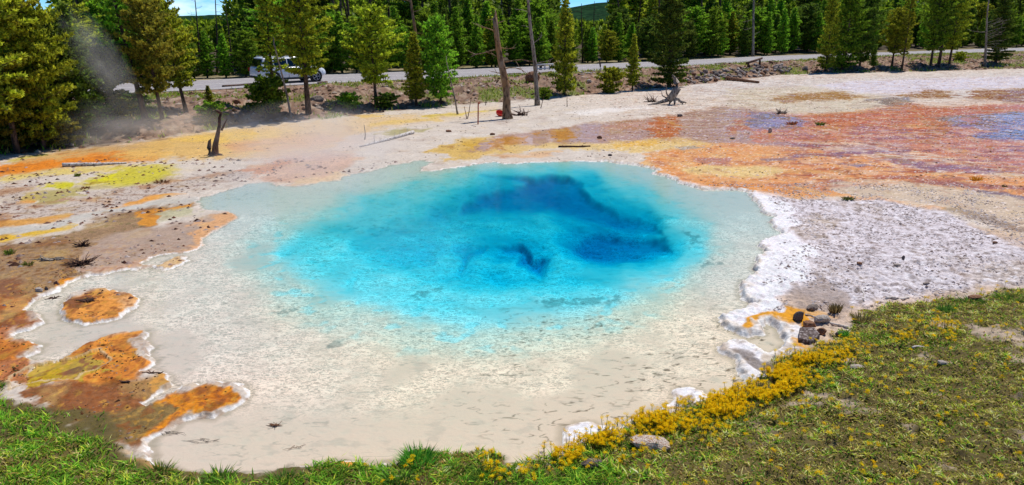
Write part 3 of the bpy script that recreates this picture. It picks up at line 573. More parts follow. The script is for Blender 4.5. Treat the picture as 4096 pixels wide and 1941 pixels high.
def ground_mat():
    m = bpy.data.materials.new('sinter_and_mats')
    nt, out = nodes_of(m)
    L = nt.links.new
    b = N(nt, 'ShaderNodeBsdfPrincipled')
    ac = N(nt, 'ShaderNodeAttribute', attribute_name='albedo'); aw = N(nt, 'ShaderNodeAttribute', attribute_name='wet'); ar = N(nt, 'ShaderNodeAttribute', attribute_name='crust')
    geo = N(nt, 'ShaderNodeNewGeometry')
    n1 = N(nt, 'ShaderNodeTexNoise'); n1.inputs['Scale'].default_value = 14.0; n1.inputs['Detail'].default_value = 8; n1.inputs['Roughness'].default_value = 0.62
    n2 = N(nt, 'ShaderNodeTexNoise'); n2.inputs['Scale'].default_value = 2.3; n2.inputs['Detail'].default_value = 8; n2.inputs['Roughness'].default_value = 0.6
    L(geo.outputs['Position'], n1.inputs['Vector']); L(geo.outputs['Position'], n2.inputs['Vector'])
    # fine grain in the albedo
    mr = N(nt, 'ShaderNodeMapRange'); mr.inputs['From Min'].default_value = 0.3; mr.inputs['From Max'].default_value = 0.7; mr.inputs['To Min'].default_value = 0.86; mr.inputs['To Max'].default_value = 1.1
    L(n1.outputs['Fac'], mr.inputs['Value'])
    mr2 = N(nt, 'ShaderNodeMapRange'); mr2.inputs['From Min'].default_value = 0.3; mr2.inputs['From Max'].default_value = 0.7; mr2.inputs['To Min'].default_value = 0.9; mr2.inputs['To Max'].default_value = 1.08
    L(n2.outputs['Fac'], mr2.inputs['Value'])
    mu = N(nt, 'ShaderNodeMath', operation='MULTIPLY'); L(mr.outputs['Result'], mu.inputs[0]); L(mr2.outputs['Result'], mu.inputs[1])
    vm = N(nt, 'ShaderNodeVectorMath', operation='SCALE'); L(ac.outputs['Color'], vm.inputs[0]); L(mu.outputs[0], vm.inputs['Scale'])
    # dark grit between crust flakes where it is rough
    v = N(nt, 'ShaderNodeTexVoronoi', feature='DISTANCE_TO_EDGE'); v.inputs['Scale'].default_value = 9.0; v.inputs['Randomness'].default_value = 1.0
    wv = N(nt, 'ShaderNodeVectorMath', operation='MULTIPLY_ADD'); wv.inputs[1].default_value = (0.25, 0.25, 0.25)
    L(n1.outputs['Color'], wv.inputs[0]); L(geo.outputs['Position'], wv.inputs[2]); L(wv.outputs[0], v.inputs['Vector'])
    e = N(nt, 'ShaderNodeMapRange'); e.inputs['From Min'].default_value = 0.0; e.inputs['From Max'].default_value = 0.10; e.inputs['To Min'].default_value = 0.35; e.inputs['To Max'].default_value = 0.0
    L(v.outputs['Distance'], e.inputs['Value'])
    em = N(nt, 'ShaderNodeMath', operation='MULTIPLY'); L(e.outputs['Result'], em.inputs[0]); L(ar.outputs['Fac'], em.inputs[1])
    dk = N(nt, 'ShaderNodeMix', data_type='RGBA'); L(em.outputs[0], dk.inputs[0]); L(vm.outputs[0], dk.inputs[6]); dk.inputs[7].default_value = (0.10, 0.075, 0.06, 1)
    L(dk.outputs[2], b.inputs['Base Color'])
    b.inputs['Roughness'].default_value = 0.85
    b.inputs['Specular IOR Level'].default_value = 0.25
    # relief
    h = N(nt, 'ShaderNodeMath', operation='MULTIPLY_ADD'); L(n1.outputs['Fac'], h.inputs[0]); h.inputs[1].default_value = 1.0
    L(v.outputs['Distance'], h.inputs[2])
    st = N(nt, 'ShaderNodeMapRange'); st.inputs['To Min'].default_value = 0.12; st.inputs['To Max'].default_value = 0.42; L(ar.outputs['Fac'], st.inputs['Value'])
    bp = N(nt, 'ShaderNodeBump'); bp.inputs['Distance'].default_value = 0.05
    L(st.outputs['Result'], bp.inputs['Strength']); L(h.outputs[0], bp.inputs['Height']); L(bp.outputs['Normal'], b.inputs['Normal'])
    # film of water
    n3 = N(nt, 'ShaderNodeTexNoise'); n3.inputs['Scale'].default_value = 3.0; n3.inputs['Detail'].default_value = 4
    L(geo.outputs['Position'], n3.inputs['Vector'])
    bw = N(nt, 'ShaderNodeBump'); bw.inputs['Strength'].default_value = 0.05; bw.inputs['Distance'].default_value = 0.02
    L(n3.outputs['Fac'], bw.inputs['Height']); L(bw.outputs['Normal'], b.inputs['Coat Normal'])
    cw = N(nt, 'ShaderNodeMapRange'); cw.inputs['From Min'].default_value = 0.3; cw.inputs['From Max'].default_value = 0.9; L(aw.outputs['Fac'], cw.inputs['Value'])
    L(cw.outputs['Result'], b.inputs['Coat Weight']); b.inputs['Coat Roughness'].default_value = 0.04; b.inputs['Coat IOR'].default_value = 1.33
    L(b.outputs['BSDF'], out.inputs['Surface'])
    return m

def bed_mat():
    m = bpy.data.materials.new('pale_sediment')
    nt, out = nodes_of(m)
    L = nt.links.new
    b = N(nt, 'ShaderNodeBsdfPrincipled'); b.inputs['Roughness'].default_value = 1.0; b.inputs['Specular IOR Level'].default_value = 0.0
    ac = N(nt, 'ShaderNodeAttribute', attribute_name='albedo'); ar = N(nt, 'ShaderNodeAttribute', attribute_name='caustic')
    geo = N(nt, 'ShaderNodeNewGeometry')
    mp = N(nt, 'ShaderNodeMapping'); mp.inputs['Scale'].default_value = (1.0, 1.7, 1.0); L(geo.outputs['Position'], mp.inputs['Vector'])
    n1 = N(nt, 'ShaderNodeTexNoise'); n1.inputs['Scale'].default_value = 9.0; n1.inputs['Detail'].default_value = 6; n1.inputs['Roughness'].default_value = 0.6
    L(mp.outputs['Vector'], n1.inputs['Vector'])
    v = N(nt, 'ShaderNodeTexVoronoi', feature='DISTANCE_TO_EDGE'); v.inputs['Scale'].default_value = 13.0
    wv = N(nt, 'ShaderNodeVectorMath', operation='MULTIPLY_ADD'); wv.inputs[1].default_value = (0.35, 0.35, 0.0)
    L(n1.outputs['Color'], wv.inputs[0]); L(mp.outputs['Vector'], wv.inputs[2]); L(wv.outputs[0], v.inputs['Vector'])
    # pale web of light caustics, painted into the sediment colour and relief
    e = N(nt, 'ShaderNodeMapRange'); e.inputs['From Min'].default_value = 0.0; e.inputs['From Max'].default_value = 0.22; e.inputs['To Min'].default_value = 1.0; e.inputs['To Max'].default_value = 0.0
    L(v.outputs['Distance'], e.inputs['Value'])
    g = N(nt, 'ShaderNodeMapRange'); g.inputs['To Min'].default_value = 0.84; g.inputs['To Max'].default_value = 1.6; L(e.outputs['Result'], g.inputs['Value'])
    mg = N(nt, 'ShaderNodeMix', data_type='FLOAT'); L(ar.outputs['Fac'], mg.inputs[0]); mg.inputs[2].default_value = 1.0; L(g.outputs['Result'], mg.inputs[3])
    vm = N(nt, 'ShaderNodeVectorMath', operation='SCALE'); L(ac.outputs['Color'], vm.inputs[0]); L(mg.outputs[0], vm.inputs['Scale'])
    L(vm.outputs[0], b.inputs['Base Color'])
    h = N(nt, 'ShaderNodeMath', operation='MULTIPLY_ADD'); L(e.outputs['Result'], h.inputs[0]); h.inputs[1].default_value = 0.6; L(n1.outputs['Fac'], h.inputs[2])
    st = N(nt, 'ShaderNodeMapRange'); st.inputs['To Min'].default_value = 0.12; st.inputs['To Max'].default_value = 0.30; L(ar.outputs['Fac'], st.inputs['Value'])
    bp = N(nt, 'ShaderNodeBump'); bp.inputs['Distance'].default_value = 0.035; L(st.outputs['Result'], bp.inputs['Strength']); L(h.outputs[0], bp.inputs['Height'])
    L(bp.outputs['Normal'], b.inputs['Normal'])
    L(b.outputs['BSDF'], out.inputs['Surface'])
    return m

def water_mat():
    m = bpy.data.materials.new('hot_spring_water')
    nt, out = nodes_of(m)
    L = nt.links.new
    tr = N(nt, 'ShaderNodeBsdfTransparent'); gl = N(nt, 'ShaderNodeBsdfGlossy'); gl.inputs['Roughness'].default_value = 0.03
    fr = N(nt, 'ShaderNodeFresnel'); fr.inputs['IOR'].default_value = 1.33
    geo = N(nt, 'ShaderNodeNewGeometry')
    mp = N(nt, 'ShaderNodeMapping'); mp.inputs['Scale'].default_value = (1.0, 1.6, 1.0); L(geo.outputs['Position'], mp.inputs['Vector'])
    n1 = N(nt, 'ShaderNodeTexNoise'); n1.inputs['Scale'].default_value = 5.5; n1.inputs['Detail'].default_value = 4; n1.inputs['Distortion'].default_value = 0.6
    L(mp.outputs['Vector'], n1.inputs['Vector'])
    bp = N(nt, 'ShaderNodeBump'); bp.inputs['Strength'].default_value = 0.22; bp.inputs['Distance'].default_value = 0.02; L(n1.outputs['Fac'], bp.inputs['Height'])
    L(bp.outputs['Normal'], gl.inputs['Normal']); L(bp.outputs['Normal'], fr.inputs['Normal'])
    ml = N(nt, 'ShaderNodeMath', operation='MULTIPLY'); ml.inputs[1].default_value = 0.5; L(fr.outputs['Fac'], ml.inputs[0])
    mx = N(nt, 'ShaderNodeMixShader'); L(ml.outputs[0], mx.inputs['Fac']); L(tr.outputs[0], mx.inputs[1]); L(gl.outputs[0], mx.inputs[2])
    L(mx.outputs[0], out.inputs['Surface'])
    va = N(nt, 'ShaderNodeVolumeAbsorption'); va.inputs['Color'].default_value = (0.0, 0.878, 0.950, 1); va.inputs['Density'].default_value = 7.6
    L(va.outputs[0], out.inputs['Volume'])
    return m

def leaf_mat(name, c1, c2, trans=0.35, rough=0.6, attr='tone'):
    m = bpy.data.materials.new(name)
    nt, out = nodes_of(m)
    L = nt.links.new
    at = N(nt, 'ShaderNodeAttribute', attribute_name=attr)
    mx = N(nt, 'ShaderNodeMix', data_type='RGBA'); L(at.outputs['Fac'], mx.inputs[0]); mx.inputs[6].default_value = (*c1, 1); mx.inputs[7].default_value = (*c2, 1)
    oi = N(nt, 'ShaderNodeObjectInfo'); hs = N(nt, 'ShaderNodeHueSaturation')
    mr = N(nt, 'ShaderNodeMapRange'); mr.inputs['To Min'].default_value = 0.75; mr.inputs['To Max'].default_value = 1.3; L(oi.outputs['Random'], mr.inputs['Value'])
    L(mr.outputs['Result'], hs.inputs['Value']); L(mx.outputs[2], hs.inputs['Color'])
    mh = N(nt, 'ShaderNodeMapRange'); mh.inputs['To Min'].default_value = 0.485; mh.inputs['To Max'].default_value = 0.515; L(oi.outputs['Random'], mh.inputs['Value']); L(mh.outputs['Result'], hs.inputs['Hue'])
    b = N(nt, 'ShaderNodeBsdfPrincipled'); b.inputs['Roughness'].default_value = rough; b.inputs['Specular IOR Level'].default_value = 0.25
    L(hs.outputs['Color'], b.inputs['Base Color'])
    tl = N(nt, 'ShaderNodeBsdfTranslucent'); L(hs.outputs['Color'], tl.inputs['Color'])
    ms = N(nt, 'ShaderNodeMixShader'); ms.inputs['Fac'].default_value = trans; L(b.outputs['BSDF'], ms.inputs[1]); L(tl.outputs[0], ms.inputs[2])
    L(ms.outputs[0], out.inputs['Surface'])
    return m

def attr_mat(name, trans=0.3, rough=0.7):
    """blade or petal colour comes from the mesh"""
    m = bpy.data.materials.new(name)
    nt, out = nodes_of(m)
    L = nt.links.new
    at = N(nt, 'ShaderNodeAttribute', attribute_name='albedo')
    b = N(nt, 'ShaderNodeBsdfPrincipled'); b.inputs['Roughness'].default_value = rough; b.inputs['Specular IOR Level'].default_value = 0.04
    L(at.outputs['Color'], b.inputs['Base Color'])
    tl = N(nt, 'ShaderNodeBsdfTranslucent'); L(at.outputs['Color'], tl.inputs['Color'])
    ms = N(nt, 'ShaderNodeMixShader'); ms.inputs['Fac'].default_value = trans; L(b.outputs['BSDF'], ms.inputs[1]); L(tl.outputs[0], ms.inputs[2])
    L(ms.outputs[0], out.inputs['Surface'])
    return m

M = {}
M['ground'] = ground_mat(); M['bed'] = bed_mat(); M['water'] = water_mat()
M['asphalt'] = noise_mat('sunbleached_asphalt', (150, 145, 148), (172, 166, 168), 3.0, 0.9, 0.15, c3=(132, 128, 130), s3=60)
M['paint'] = noise_mat('road_paint', (215, 212, 205), (236, 233, 228), 12.0, 0.7, 0.1)
M['bark'] = noise_mat('pine_bark', (66, 52, 42), (116, 94, 78), 9.0, 0.95, 0.6, c3=(44, 34, 28), s3=24, stretch=(1, 1, .35), obj_var=.2)
M['grey_wood'] = noise_mat('weathered_grey_wood', (128, 116, 104), (176, 164, 150), 8.0, 0.9, 0.5, c3=(74, 64, 56), s3=16, stretch=(1, 1, .25), obj_var=.1)
M['snag_wood'] = noise_mat('snag_wood', (150, 112, 74), (138, 122, 104), 2.4, 0.9, 0.6, c3=(84, 62, 44), s3=9, stretch=(1, 1, .35))
M['dark_wood'] = noise_mat('dark_stained_wood', (70, 48, 40), (110, 78, 62), 9.0, 0.85, 0.5, c3=(44, 32, 28), s3=20, stretch=(1, 1, .3))
M['white_log'] = noise_mat('bleached_log', (196, 186, 178), (226, 218, 210), 8.0, 0.85, 0.4, c3=(132, 118, 108), s3=18)
M['rock'] = noise_mat('grey_rock', (122, 108, 100), (170, 156, 146), 5.0, 0.9, 0.6, c3=(86, 74, 68), s3=14, obj_var=.25)
M['pale_rock'] = noise_mat('pale_rock', (170, 158, 148), (204, 192, 182), 9.0, 0.9, 0.6, c3=(120, 100, 84), s3=16, obj_var=.1)
M['dark_rock'] = noise_mat('dark_rock', (62, 50, 46), (104, 88, 82), 10.0, 0.85, 0.7, c3=(150, 138, 134), s3=30, obj_var=.15)
M['brown_rock'] = noise_mat('brown_rock', (120, 82, 58), (158, 116, 88), 5.0, 0.9, 0.5, c3=(80, 56, 44), s3=12, obj_var=.2)
M['lichen_rock'] = noise_mat('lichen_rock', (176, 160, 146), (206, 194, 180), 12.0, 0.9, 0.7, c3=(132, 82, 60), s3=14)
M['needle_y'] = leaf_mat('yellow_green_needles', (0.075, 0.11, 0.012), (0.72, 0.76, 0.05), .5)
M['needle_g'] = leaf_mat('green_needles', (0.045, 0.11, 0.012), (0.46, 0.72, 0.045), .5)
M['needle_d'] = leaf_mat('dark_needles', (0.03, 0.06, 0.012), (0.26, 0.38, 0.035), .42)
M['needle_b'] = leaf_mat('browning_needles', (0.13, 0.14, 0.02), (0.52, 0.45, 0.05), .45)
M['grass'] = attr_mat('grass_blades', .35)
M['petal'] = attr_mat('flower_parts', .35)
M['car_paint'] = plain_mat('white_car_paint', (226, 228, 232), .25, coat=1.0)
M['glass'] = plain_mat('dark_car_glass', (14, 16, 18), .05, spec=.8)
M['tyre'] = plain_mat('tyre_rubber', (22, 22, 23), .85, spec=.2)
M['rim'] = plain_mat('alloy_rim', (190, 190, 194), .3, metal=.8)
M['trim'] = plain_mat('black_trim', (20, 20, 21), .6)
M['lamp_red'] = plain_mat('red_lamp_glass', (150, 20, 18), .2)
M['lamp_white'] = plain_mat('headlamp_glass', (205, 210, 214), .1)
M['orange_plastic'] = plain_mat('orange_red_plastic', (214, 52, 18), .45)
M['rust'] = noise_mat('rusty_red_post', (146, 64, 44), (176, 96, 72), 20, .8, .2)
M['rail'] = noise_mat('pale_painted_rail', (186, 184, 182), (214, 212, 208), 10, .7, .1)

# ---------------------------------------------------------------- mesh helpers
def tag(o, label=None, cat=None, group=None, kind=None):
    if label: o['label'] = label
    if cat: o['category'] = cat
    if group: o['group'] = group
    if kind: o['kind'] = kind
    return o

def mesh_np(name, v, f, mat=None, attrs=None, smooth=True):
    """v (n,3); f (m,3) or (m,4)"""
    v = np.ascontiguousarray(v, dtype=np.float32); f = np.ascontiguousarray(f, dtype=np.int32)
    me = bpy.data.meshes.new(name)
    me.vertices.add(len(v)); me.vertices.foreach_set('co', v.ravel())
    k = f.shape[1]
    me.loops.add(f.size); me.loops.foreach_set('vertex_index', f.ravel())
    me.polygons.add(len(f)); me.polygons.foreach_set('loop_start', np.arange(0, f.size, k, dtype=np.int32))
    me.polygons.foreach_set('use_smooth', np.full(len(f), smooth))
    for an, (ty, dat) in (attrs or {}).items():
        a = me.attributes.new(an, ty, 'POINT')
        if ty == 'FLOAT': a.data.foreach_set('value', np.ascontiguousarray(dat, dtype=np.float32).ravel())
        else:
            c = np.ones((len(v), 4), np.float32); c[:, :3] = dat
            a.data.foreach_set('color', c.ravel())
    me.update(calc_edges=True)
    me.validate()
    if mat: me.materials.append(mat)
    return me

def put(name, me, parent=None):
    o = bpy.data.objects.new(name, me); COL.objects.link(o)
    if parent: o.parent = parent
    return o

def empty(name, loc=(0, 0, 0), rz=0.0):
    o = bpy.data.objects.new(name, None); COL.objects.link(o)
    o.location = loc; o.rotation_euler = (0, 0, rz); o.empty_display_size = 0.2
    return o

class MB:
    def __init__(self): self.v = []; self.f = []
    def add(self, v, f):
        b = len(self.v); self.v.extend([tuple(p) for p in v]); self.f.extend([tuple(i + b for i in q) for q in f])
    def box(self, lo, hi):
        x0, y0, z0 = lo; x1, y1, z1 = hi
        self.add([(x0, y0, z0), (x1, y0, z0), (x1, y1, z0), (x0, y1, z0), (x0, y0, z1), (x1, y0, z1), (x1, y1, z1), (x0, y1, z1)],
                 [(0, 3, 2, 1), (4, 5, 6, 7), (0, 1, 5, 4), (1, 2, 6, 5), (2, 3, 7, 6), (3, 0, 4, 7)])
    def tube(self, pts, rad, n=6, cap=True, jit=0.0):
        pts = [Vector(p) for p in pts]; rings = []
        up = Vector((0, 0, 1))
        for i, p in enumerate(pts):
            d = (pts[min(i + 1, len(pts) - 1)] - pts[max(i - 1, 0)]).normalized()
            a = d.cross(up)
            if a.length < 1e-3: a = d.cross(Vector((1, 0, 0)))
            a.normalize(); b_ = d.cross(a)
            r = rad[i]
            rings.append([p + (a * math.cos(2 * math.pi * k / n) + b_ * math.sin(2 * math.pi * k / n)) * r * (1 + random.uniform(-jit, jit)) for k in range(n)])
        v = [q for rg in rings for q in rg]; f = []
        for i in range(len(pts) - 1):
            for k in range(n):
                f.append((i * n + k, i * n + (k + 1) % n, (i + 1) * n + (k + 1) % n, (i + 1) * n + k))
        if cap:
            f.append(tuple(range(n))[::-1]); f.append(tuple((len(pts) - 1) * n + k for k in range(n)))
        self.add(v, f)
    def build(self, name, mat, parent=None, smooth=True):
        me = bpy.data.meshes.new(name); me.from_pydata([tuple(p) for p in self.v], [], self.f); me.validate()
        me.materials.append(mat)
        me.polygons.foreach_set('use_smooth', np.full(len(me.polygons), smooth))
        import bmesh
        bm = bmesh.new(); bm.from_mesh(me); bmesh.ops.recalc_face_normals(bm, faces=bm.faces); bm.to_mesh(me); bm.free()
        return put(name, me, parent)

def field(A, x, y):
    """read a value of the ground sheet at (x, y)"""
    x = np.atleast_1d(np.asarray(x, float)); y = np.atleast_1d(np.asarray(y, float))
    i = np.clip(np.interp(y, ys, np.arange(len(ys))), 0, len(ys) - 1.001)
    dd = np.maximum(y * CP + CAM_H * SP, 3.2); j = np.clip(np.interp(x / dd, ss, np.arange(len(ss))), 0, len(ss) - 1.001)
    i0 = i.astype(int); j0 = j.astype(int); a = i - i0; b = j - j0
    return (A[i0, j0] * (1 - a) + A[i0 + 1, j0] * a) * (1 - b) + (A[i0, j0 + 1] * (1 - a) + A[i0 + 1, j0 + 1] * a) * b

def H(x, y):
    return float(field(Z0, x, y)[0])

def on_ground(px, py):
    """walk down the line of sight until it meets the terrain"""
    x, y = P(px, py, 0.0)
    for _ in range(12):
        x2, y2 = P(px, py, max(H(x, y), -0.02))
        x, y = 0.5 * (x + x2), 0.5 * (y + y2)
    return x, y, H(x, y)

# ---------------------------------------------------------------- the ground sheet
rows_py = np.concatenate([np.array([8000., 4200., 3000., 2500., 2250., 2120.]), np.linspace(2040, 640, 620), np.linspace(638, 210, 300), np.linspace(206, 112, 36)])
ys = P(2048.0, rows_py)[1]
ys = np.concatenate([[-400., -60., -12., -3., 0.0], ys, [900., 1600., 3000., 6000.]])
s0 = np.linspace(-0.73, 0.73, 1001)
sx = np.concatenate([np.linspace(.735, 1.05, 75), [1.1, 1.16, 1.25, 1.4, 1.7, 2.3, 3.6, 7, 18, 60]])
ss = np.concatenate([-sx[::-1], s0, sx])
dep = np.maximum(ys * CP + CAM_H * SP, 3.2)
GX = dep[:, None] * ss[None, :]; GY = np.repeat(ys[:, None], len(ss), 1)
Z, Sd, T, G, SI = heights(GX, GY)
Z0, Sd0, T0, G0, SI0 = Z.copy(), Sd.copy(), T.copy(), G.copy(), SI.copy()
# let the mesh edges follow the shore line
def slide(X, Y, S_):
    si, sj = np.gradient(S_); xi, xj = np.gradient(X); yi, yj = np.gradient(Y)
    usei = np.abs(si) > np.abs(sj); g_ = np.where(usei, si, sj); g_ = np.where(np.abs(g_) < 1e-6, 1e-6, g_)
    d = -S_ / g_; near = np.abs(d) < 0.52
    d = np.where(near, d, 0)
    return X + d * np.where(usei, xi, xj), Y + d * np.where(usei, yi, yj), near
region = (GY > 5.0) & (GY < 24)
X2, Y2, near = slide(GX, GY, Sd); near &= region
GX = np.where(near, X2, GX); GY = np.where(near, Y2, GY)
X3, Y3, near2 = slide(GX, GY, SI); near2 &= region & ~near & (np.abs(SI) < .3)
GX = np.where(near2, X3, GX); GY = np.where(near2, Y3, GY)
mv = near | near2
for A_, B_ in zip((Z, Sd, T, G, SI), heights(GX[mv], GY[mv])): A_[mv] = B_
Z = np.where(near & (G < 0), 0.001, Z)
Sd = np.where(near, 0.0, Sd)
colr, wetn, crust = make_colours(GX, GY, Z, Sd, T, G, SI)
cmx = colr.max(-1, keepdims=True)
chr_ = 1 - colr.min(-1) / colr.max(-1); colr[..., 1] *= np.where(Sd > 0, 1.0, 1 + .10 * chr_)
colr = colr * (colr / cmx) ** (np.where(Sd > 0, 0.0, 0.10 + .16 * sm(2, 5, GX) * sm(12, 15, GY))[..., None]) * np.where(Sd[..., None] > 0, 0.82, 0.78 + 0.18 * (colr.min(-1, keepdims=True) / cmx) ** 2)
colr = np.clip(colr, 0.004, 0.82)
caustic = np.clip(.9 + .8 * fbm(GX * 1.8, GY * 1.5, 192, 3), .35, 1.25) * sm(.0, .35, 0.42 + fbm(GX * .5, GY * .35, 191, 3) - 0.5 * sm(1.2, 3.2, GX) * sm(12, 9, GY)) * sm(18.0, 15.5, GY) * sm(7.3, 8.3, GY)  # where the painted web of light caustics shows on the bed
nr, nc = GX.shape
idx = np.arange(nr * nc).reshape(nr, nc)
quads = np.stack([idx[:-1, :-1], idx[:-1, 1:], idx[1:, 1:], idx[1:, :-1]], -1).reshape(-1, 4)
V = np.stack([GX, GY, Z], -1).reshape(-1, 3)
fs = Sd.ravel()[quads]; ft = T.ravel()[quads].mean(1); fg = G.ravel()[quads].mean(1); fy = GY.ravel()[quads].mean(1)
in_pool = (fs.min(1) >= -1e-9) & (fs.max(1) > 0)
in_bank = ~in_pool & (ft > 0.0) & (fy < 150)
in_grass = ~in_pool & ~in_bank & (fg > 0)
rest = ~(in_pool | in_bank | in_grass)
def sheet(name, sel, mat):
    q = quads[sel]; u, inv = np.unique(q, return_inverse=True)
    me = mesh_np(name, V[u], inv.reshape(-1, 4), mat,
                 {'albedo': ('FLOAT_COLOR', colr.reshape(-1, 3)[u]), 'wet': ('FLOAT', wetn.ravel()[u]), 'crust': ('FLOAT', crust.ravel()[u]), 'caustic': ('FLOAT', caustic.ravel()[u])})
    return tag(put(name, me), kind='structure')
sheet('ground', rest, M['ground'])
sheet('pool_bed', in_pool, M['bed'])
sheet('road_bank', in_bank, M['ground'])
sheet('grassy_bank', in_grass, M['ground'])

wb = MB(); wb.box((-9.5, 5.0, -1.3), (7.5, 24.0, 0.0))
water = wb.build('water', M['water'], smooth=False)
tag(water, kind='structure')

# ---------------------------------------------------------------- the road
xs = np.unique(np.concatenate([_rn[:, 0], np.linspace(_rn[0, 0], _rn[-1, 0], 60)]))
yn_ = np.interp(xs, _rn[:, 0], _rn[:, 1])
nrm = []
for i in range(len(xs)):
    a = max(i - 1, 0); b = min(i + 1, len(xs) - 1)
    d = np.array([xs[b] - xs[a], yn_[b] - yn_[a]]); d /= np.linalg.norm(d); nrm.append((-d[1], d[0]))
nrm = np.array(nrm)
def ribbon(name, o0, o1, z, mat):
    a = np.stack([xs + nrm[:, 0] * o0, yn_ + nrm[:, 1] * o0, np.full(len(xs), z)], -1); b = np.stack([xs + nrm[:, 0] * o1, yn_ + nrm[:, 1] * o1, np.full(len(xs), z)], -1)
    v = np.empty((2 * len(xs), 3)); v[0::2] = a; v[1::2] = b
    i = np.arange(len(xs) - 1) * 2
    f = np.stack([i, i + 2, i + 3, i + 1], -1)
    return tag(put(name, mesh_np(name, v, f, mat, smooth=False)), kind='structure')
ribbon('road', -0.2, 8.0, ROAD_Z, M['asphalt'])
ribbon('road_edge_line', 0.45, 0.60, ROAD_Z + .005, M['paint'])
ribbon('road_centre_line', 3.95, 4.07, ROAD_Z + .005, M['paint'])
ribbon('road_far_line', 7.35, 7.48, ROAD_Z + .005, M['paint'])
def road_pt(px, off):
    """point of the road surface at lateral offset off, near the column px"""
    best = None
    for i in range(len(xs) - 1):
        for q in (0.0, .25, .5, .75):
            X = xs[i] + (xs[i + 1] - xs[i]) * q + nrm[i, 0] * off; Y = yn_[i] + (yn_[i + 1] - yn_[i]) * q + nrm[i, 1] * off
            if Y < 5: continue
            u = float(proj(X, Y, ROAD_Z)[0])
            if best is None or abs(u - px) < best[0]: best = (abs(u - px), X, Y, math.atan2(-nrm[i, 0], nrm[i, 1]))
    return best[1:]

# ---------------------------------------------------------------- far hills and the far wood
def hill(name, d, pts, col1, seed):
    px = np.linspace(-2500, 6600, 260); top = np.interp(px, [a for a, b in pts], [b for a, b in pts])
    v = []; rowsn = 26
    for j in range(rowsn):
        k = j / (rowsn - 1)
        for i, p_ in enumerate(px):
            y = d * (1 + .35 * k); x = (p_ - 2048) / F * (y * CP)
            hh = (CAM_H + (90 - top[i]) / F * d * 1.35 * CP) * (k ** .75)
            hh += (fbm(np.array([p_ / 160.]), np.array([k * 4.]), seed, 4)[0] * .10 * abs(hh)) + random.uniform(0, 2.2) * (k > .1)
            v.append((x, y, hh))
    n_ = len(px); f = [(j * n_ + i, j * n_ + i + 1, (j + 1) * n_ + i + 1, (j + 1) * n_ + i) for j in range(rowsn - 1) for i in range(n_ - 1)]
    me = mesh_np(name, np.array(v), np.array(f), col1)
    return tag(put(name, me), kind='structure')
M['hill'] = noise_mat('forested_slope', (26, 48, 34), (44, 72, 44), .035, 1.0, .8, c3=(22, 38, 26), s3=.09, spec=0, dist=3)
hill('hill', 1500., [(-2500, 60), (600, 66), (760, 66), (1000, 60), (1900, 45), (2270, 36), (2400, 16), (2560, 5), (2900, -12), (3600, 10), (6600, 40)], M['hill'], 61)

# ---------------------------------------------------------------- trees
def blades(cen, dirs, ln, wd, nb, spread, r=rng):
    """nb needle blades (triangles) at every centre; returns verts, faces, tone"""
    n = len(cen)
    c = np.repeat(cen, nb, 0); d0 = np.repeat(dirs, nb, 0)
    d = d0 * 0.9 + r.normal(size=(n * nb, 3)) * spread; d /= np.linalg.norm(d, axis=1)[:, None] + 1e-9
    w = np.cross(d, r.normal(size=(n * nb, 3))); w /= np.linalg.norm(w, axis=1)[:, None] + 1e-9
    l = ln * r.uniform(.6, 1.25, (n * nb, 1)); ww = wd * r.uniform(.7, 1.3, (n * nb, 1))
    a = c + w * ww * .5; b = c - w * ww * .5; t = c + d * l; m1 = c + d * l * .5 + w * ww * .75
    v = np.stack([a, b, t, m1], 1).reshape(-1, 3)
    i = np.arange(n * nb) * 4
    f = np.stack([i, i + 1, i + 2, i + 3], -1)
    tone = np.repeat(np.clip(np.repeat(r.beta(1.7, 1.7, n), nb) + r.normal(0, .12, n * nb), 0, 1), 4)
    return v, f, tone

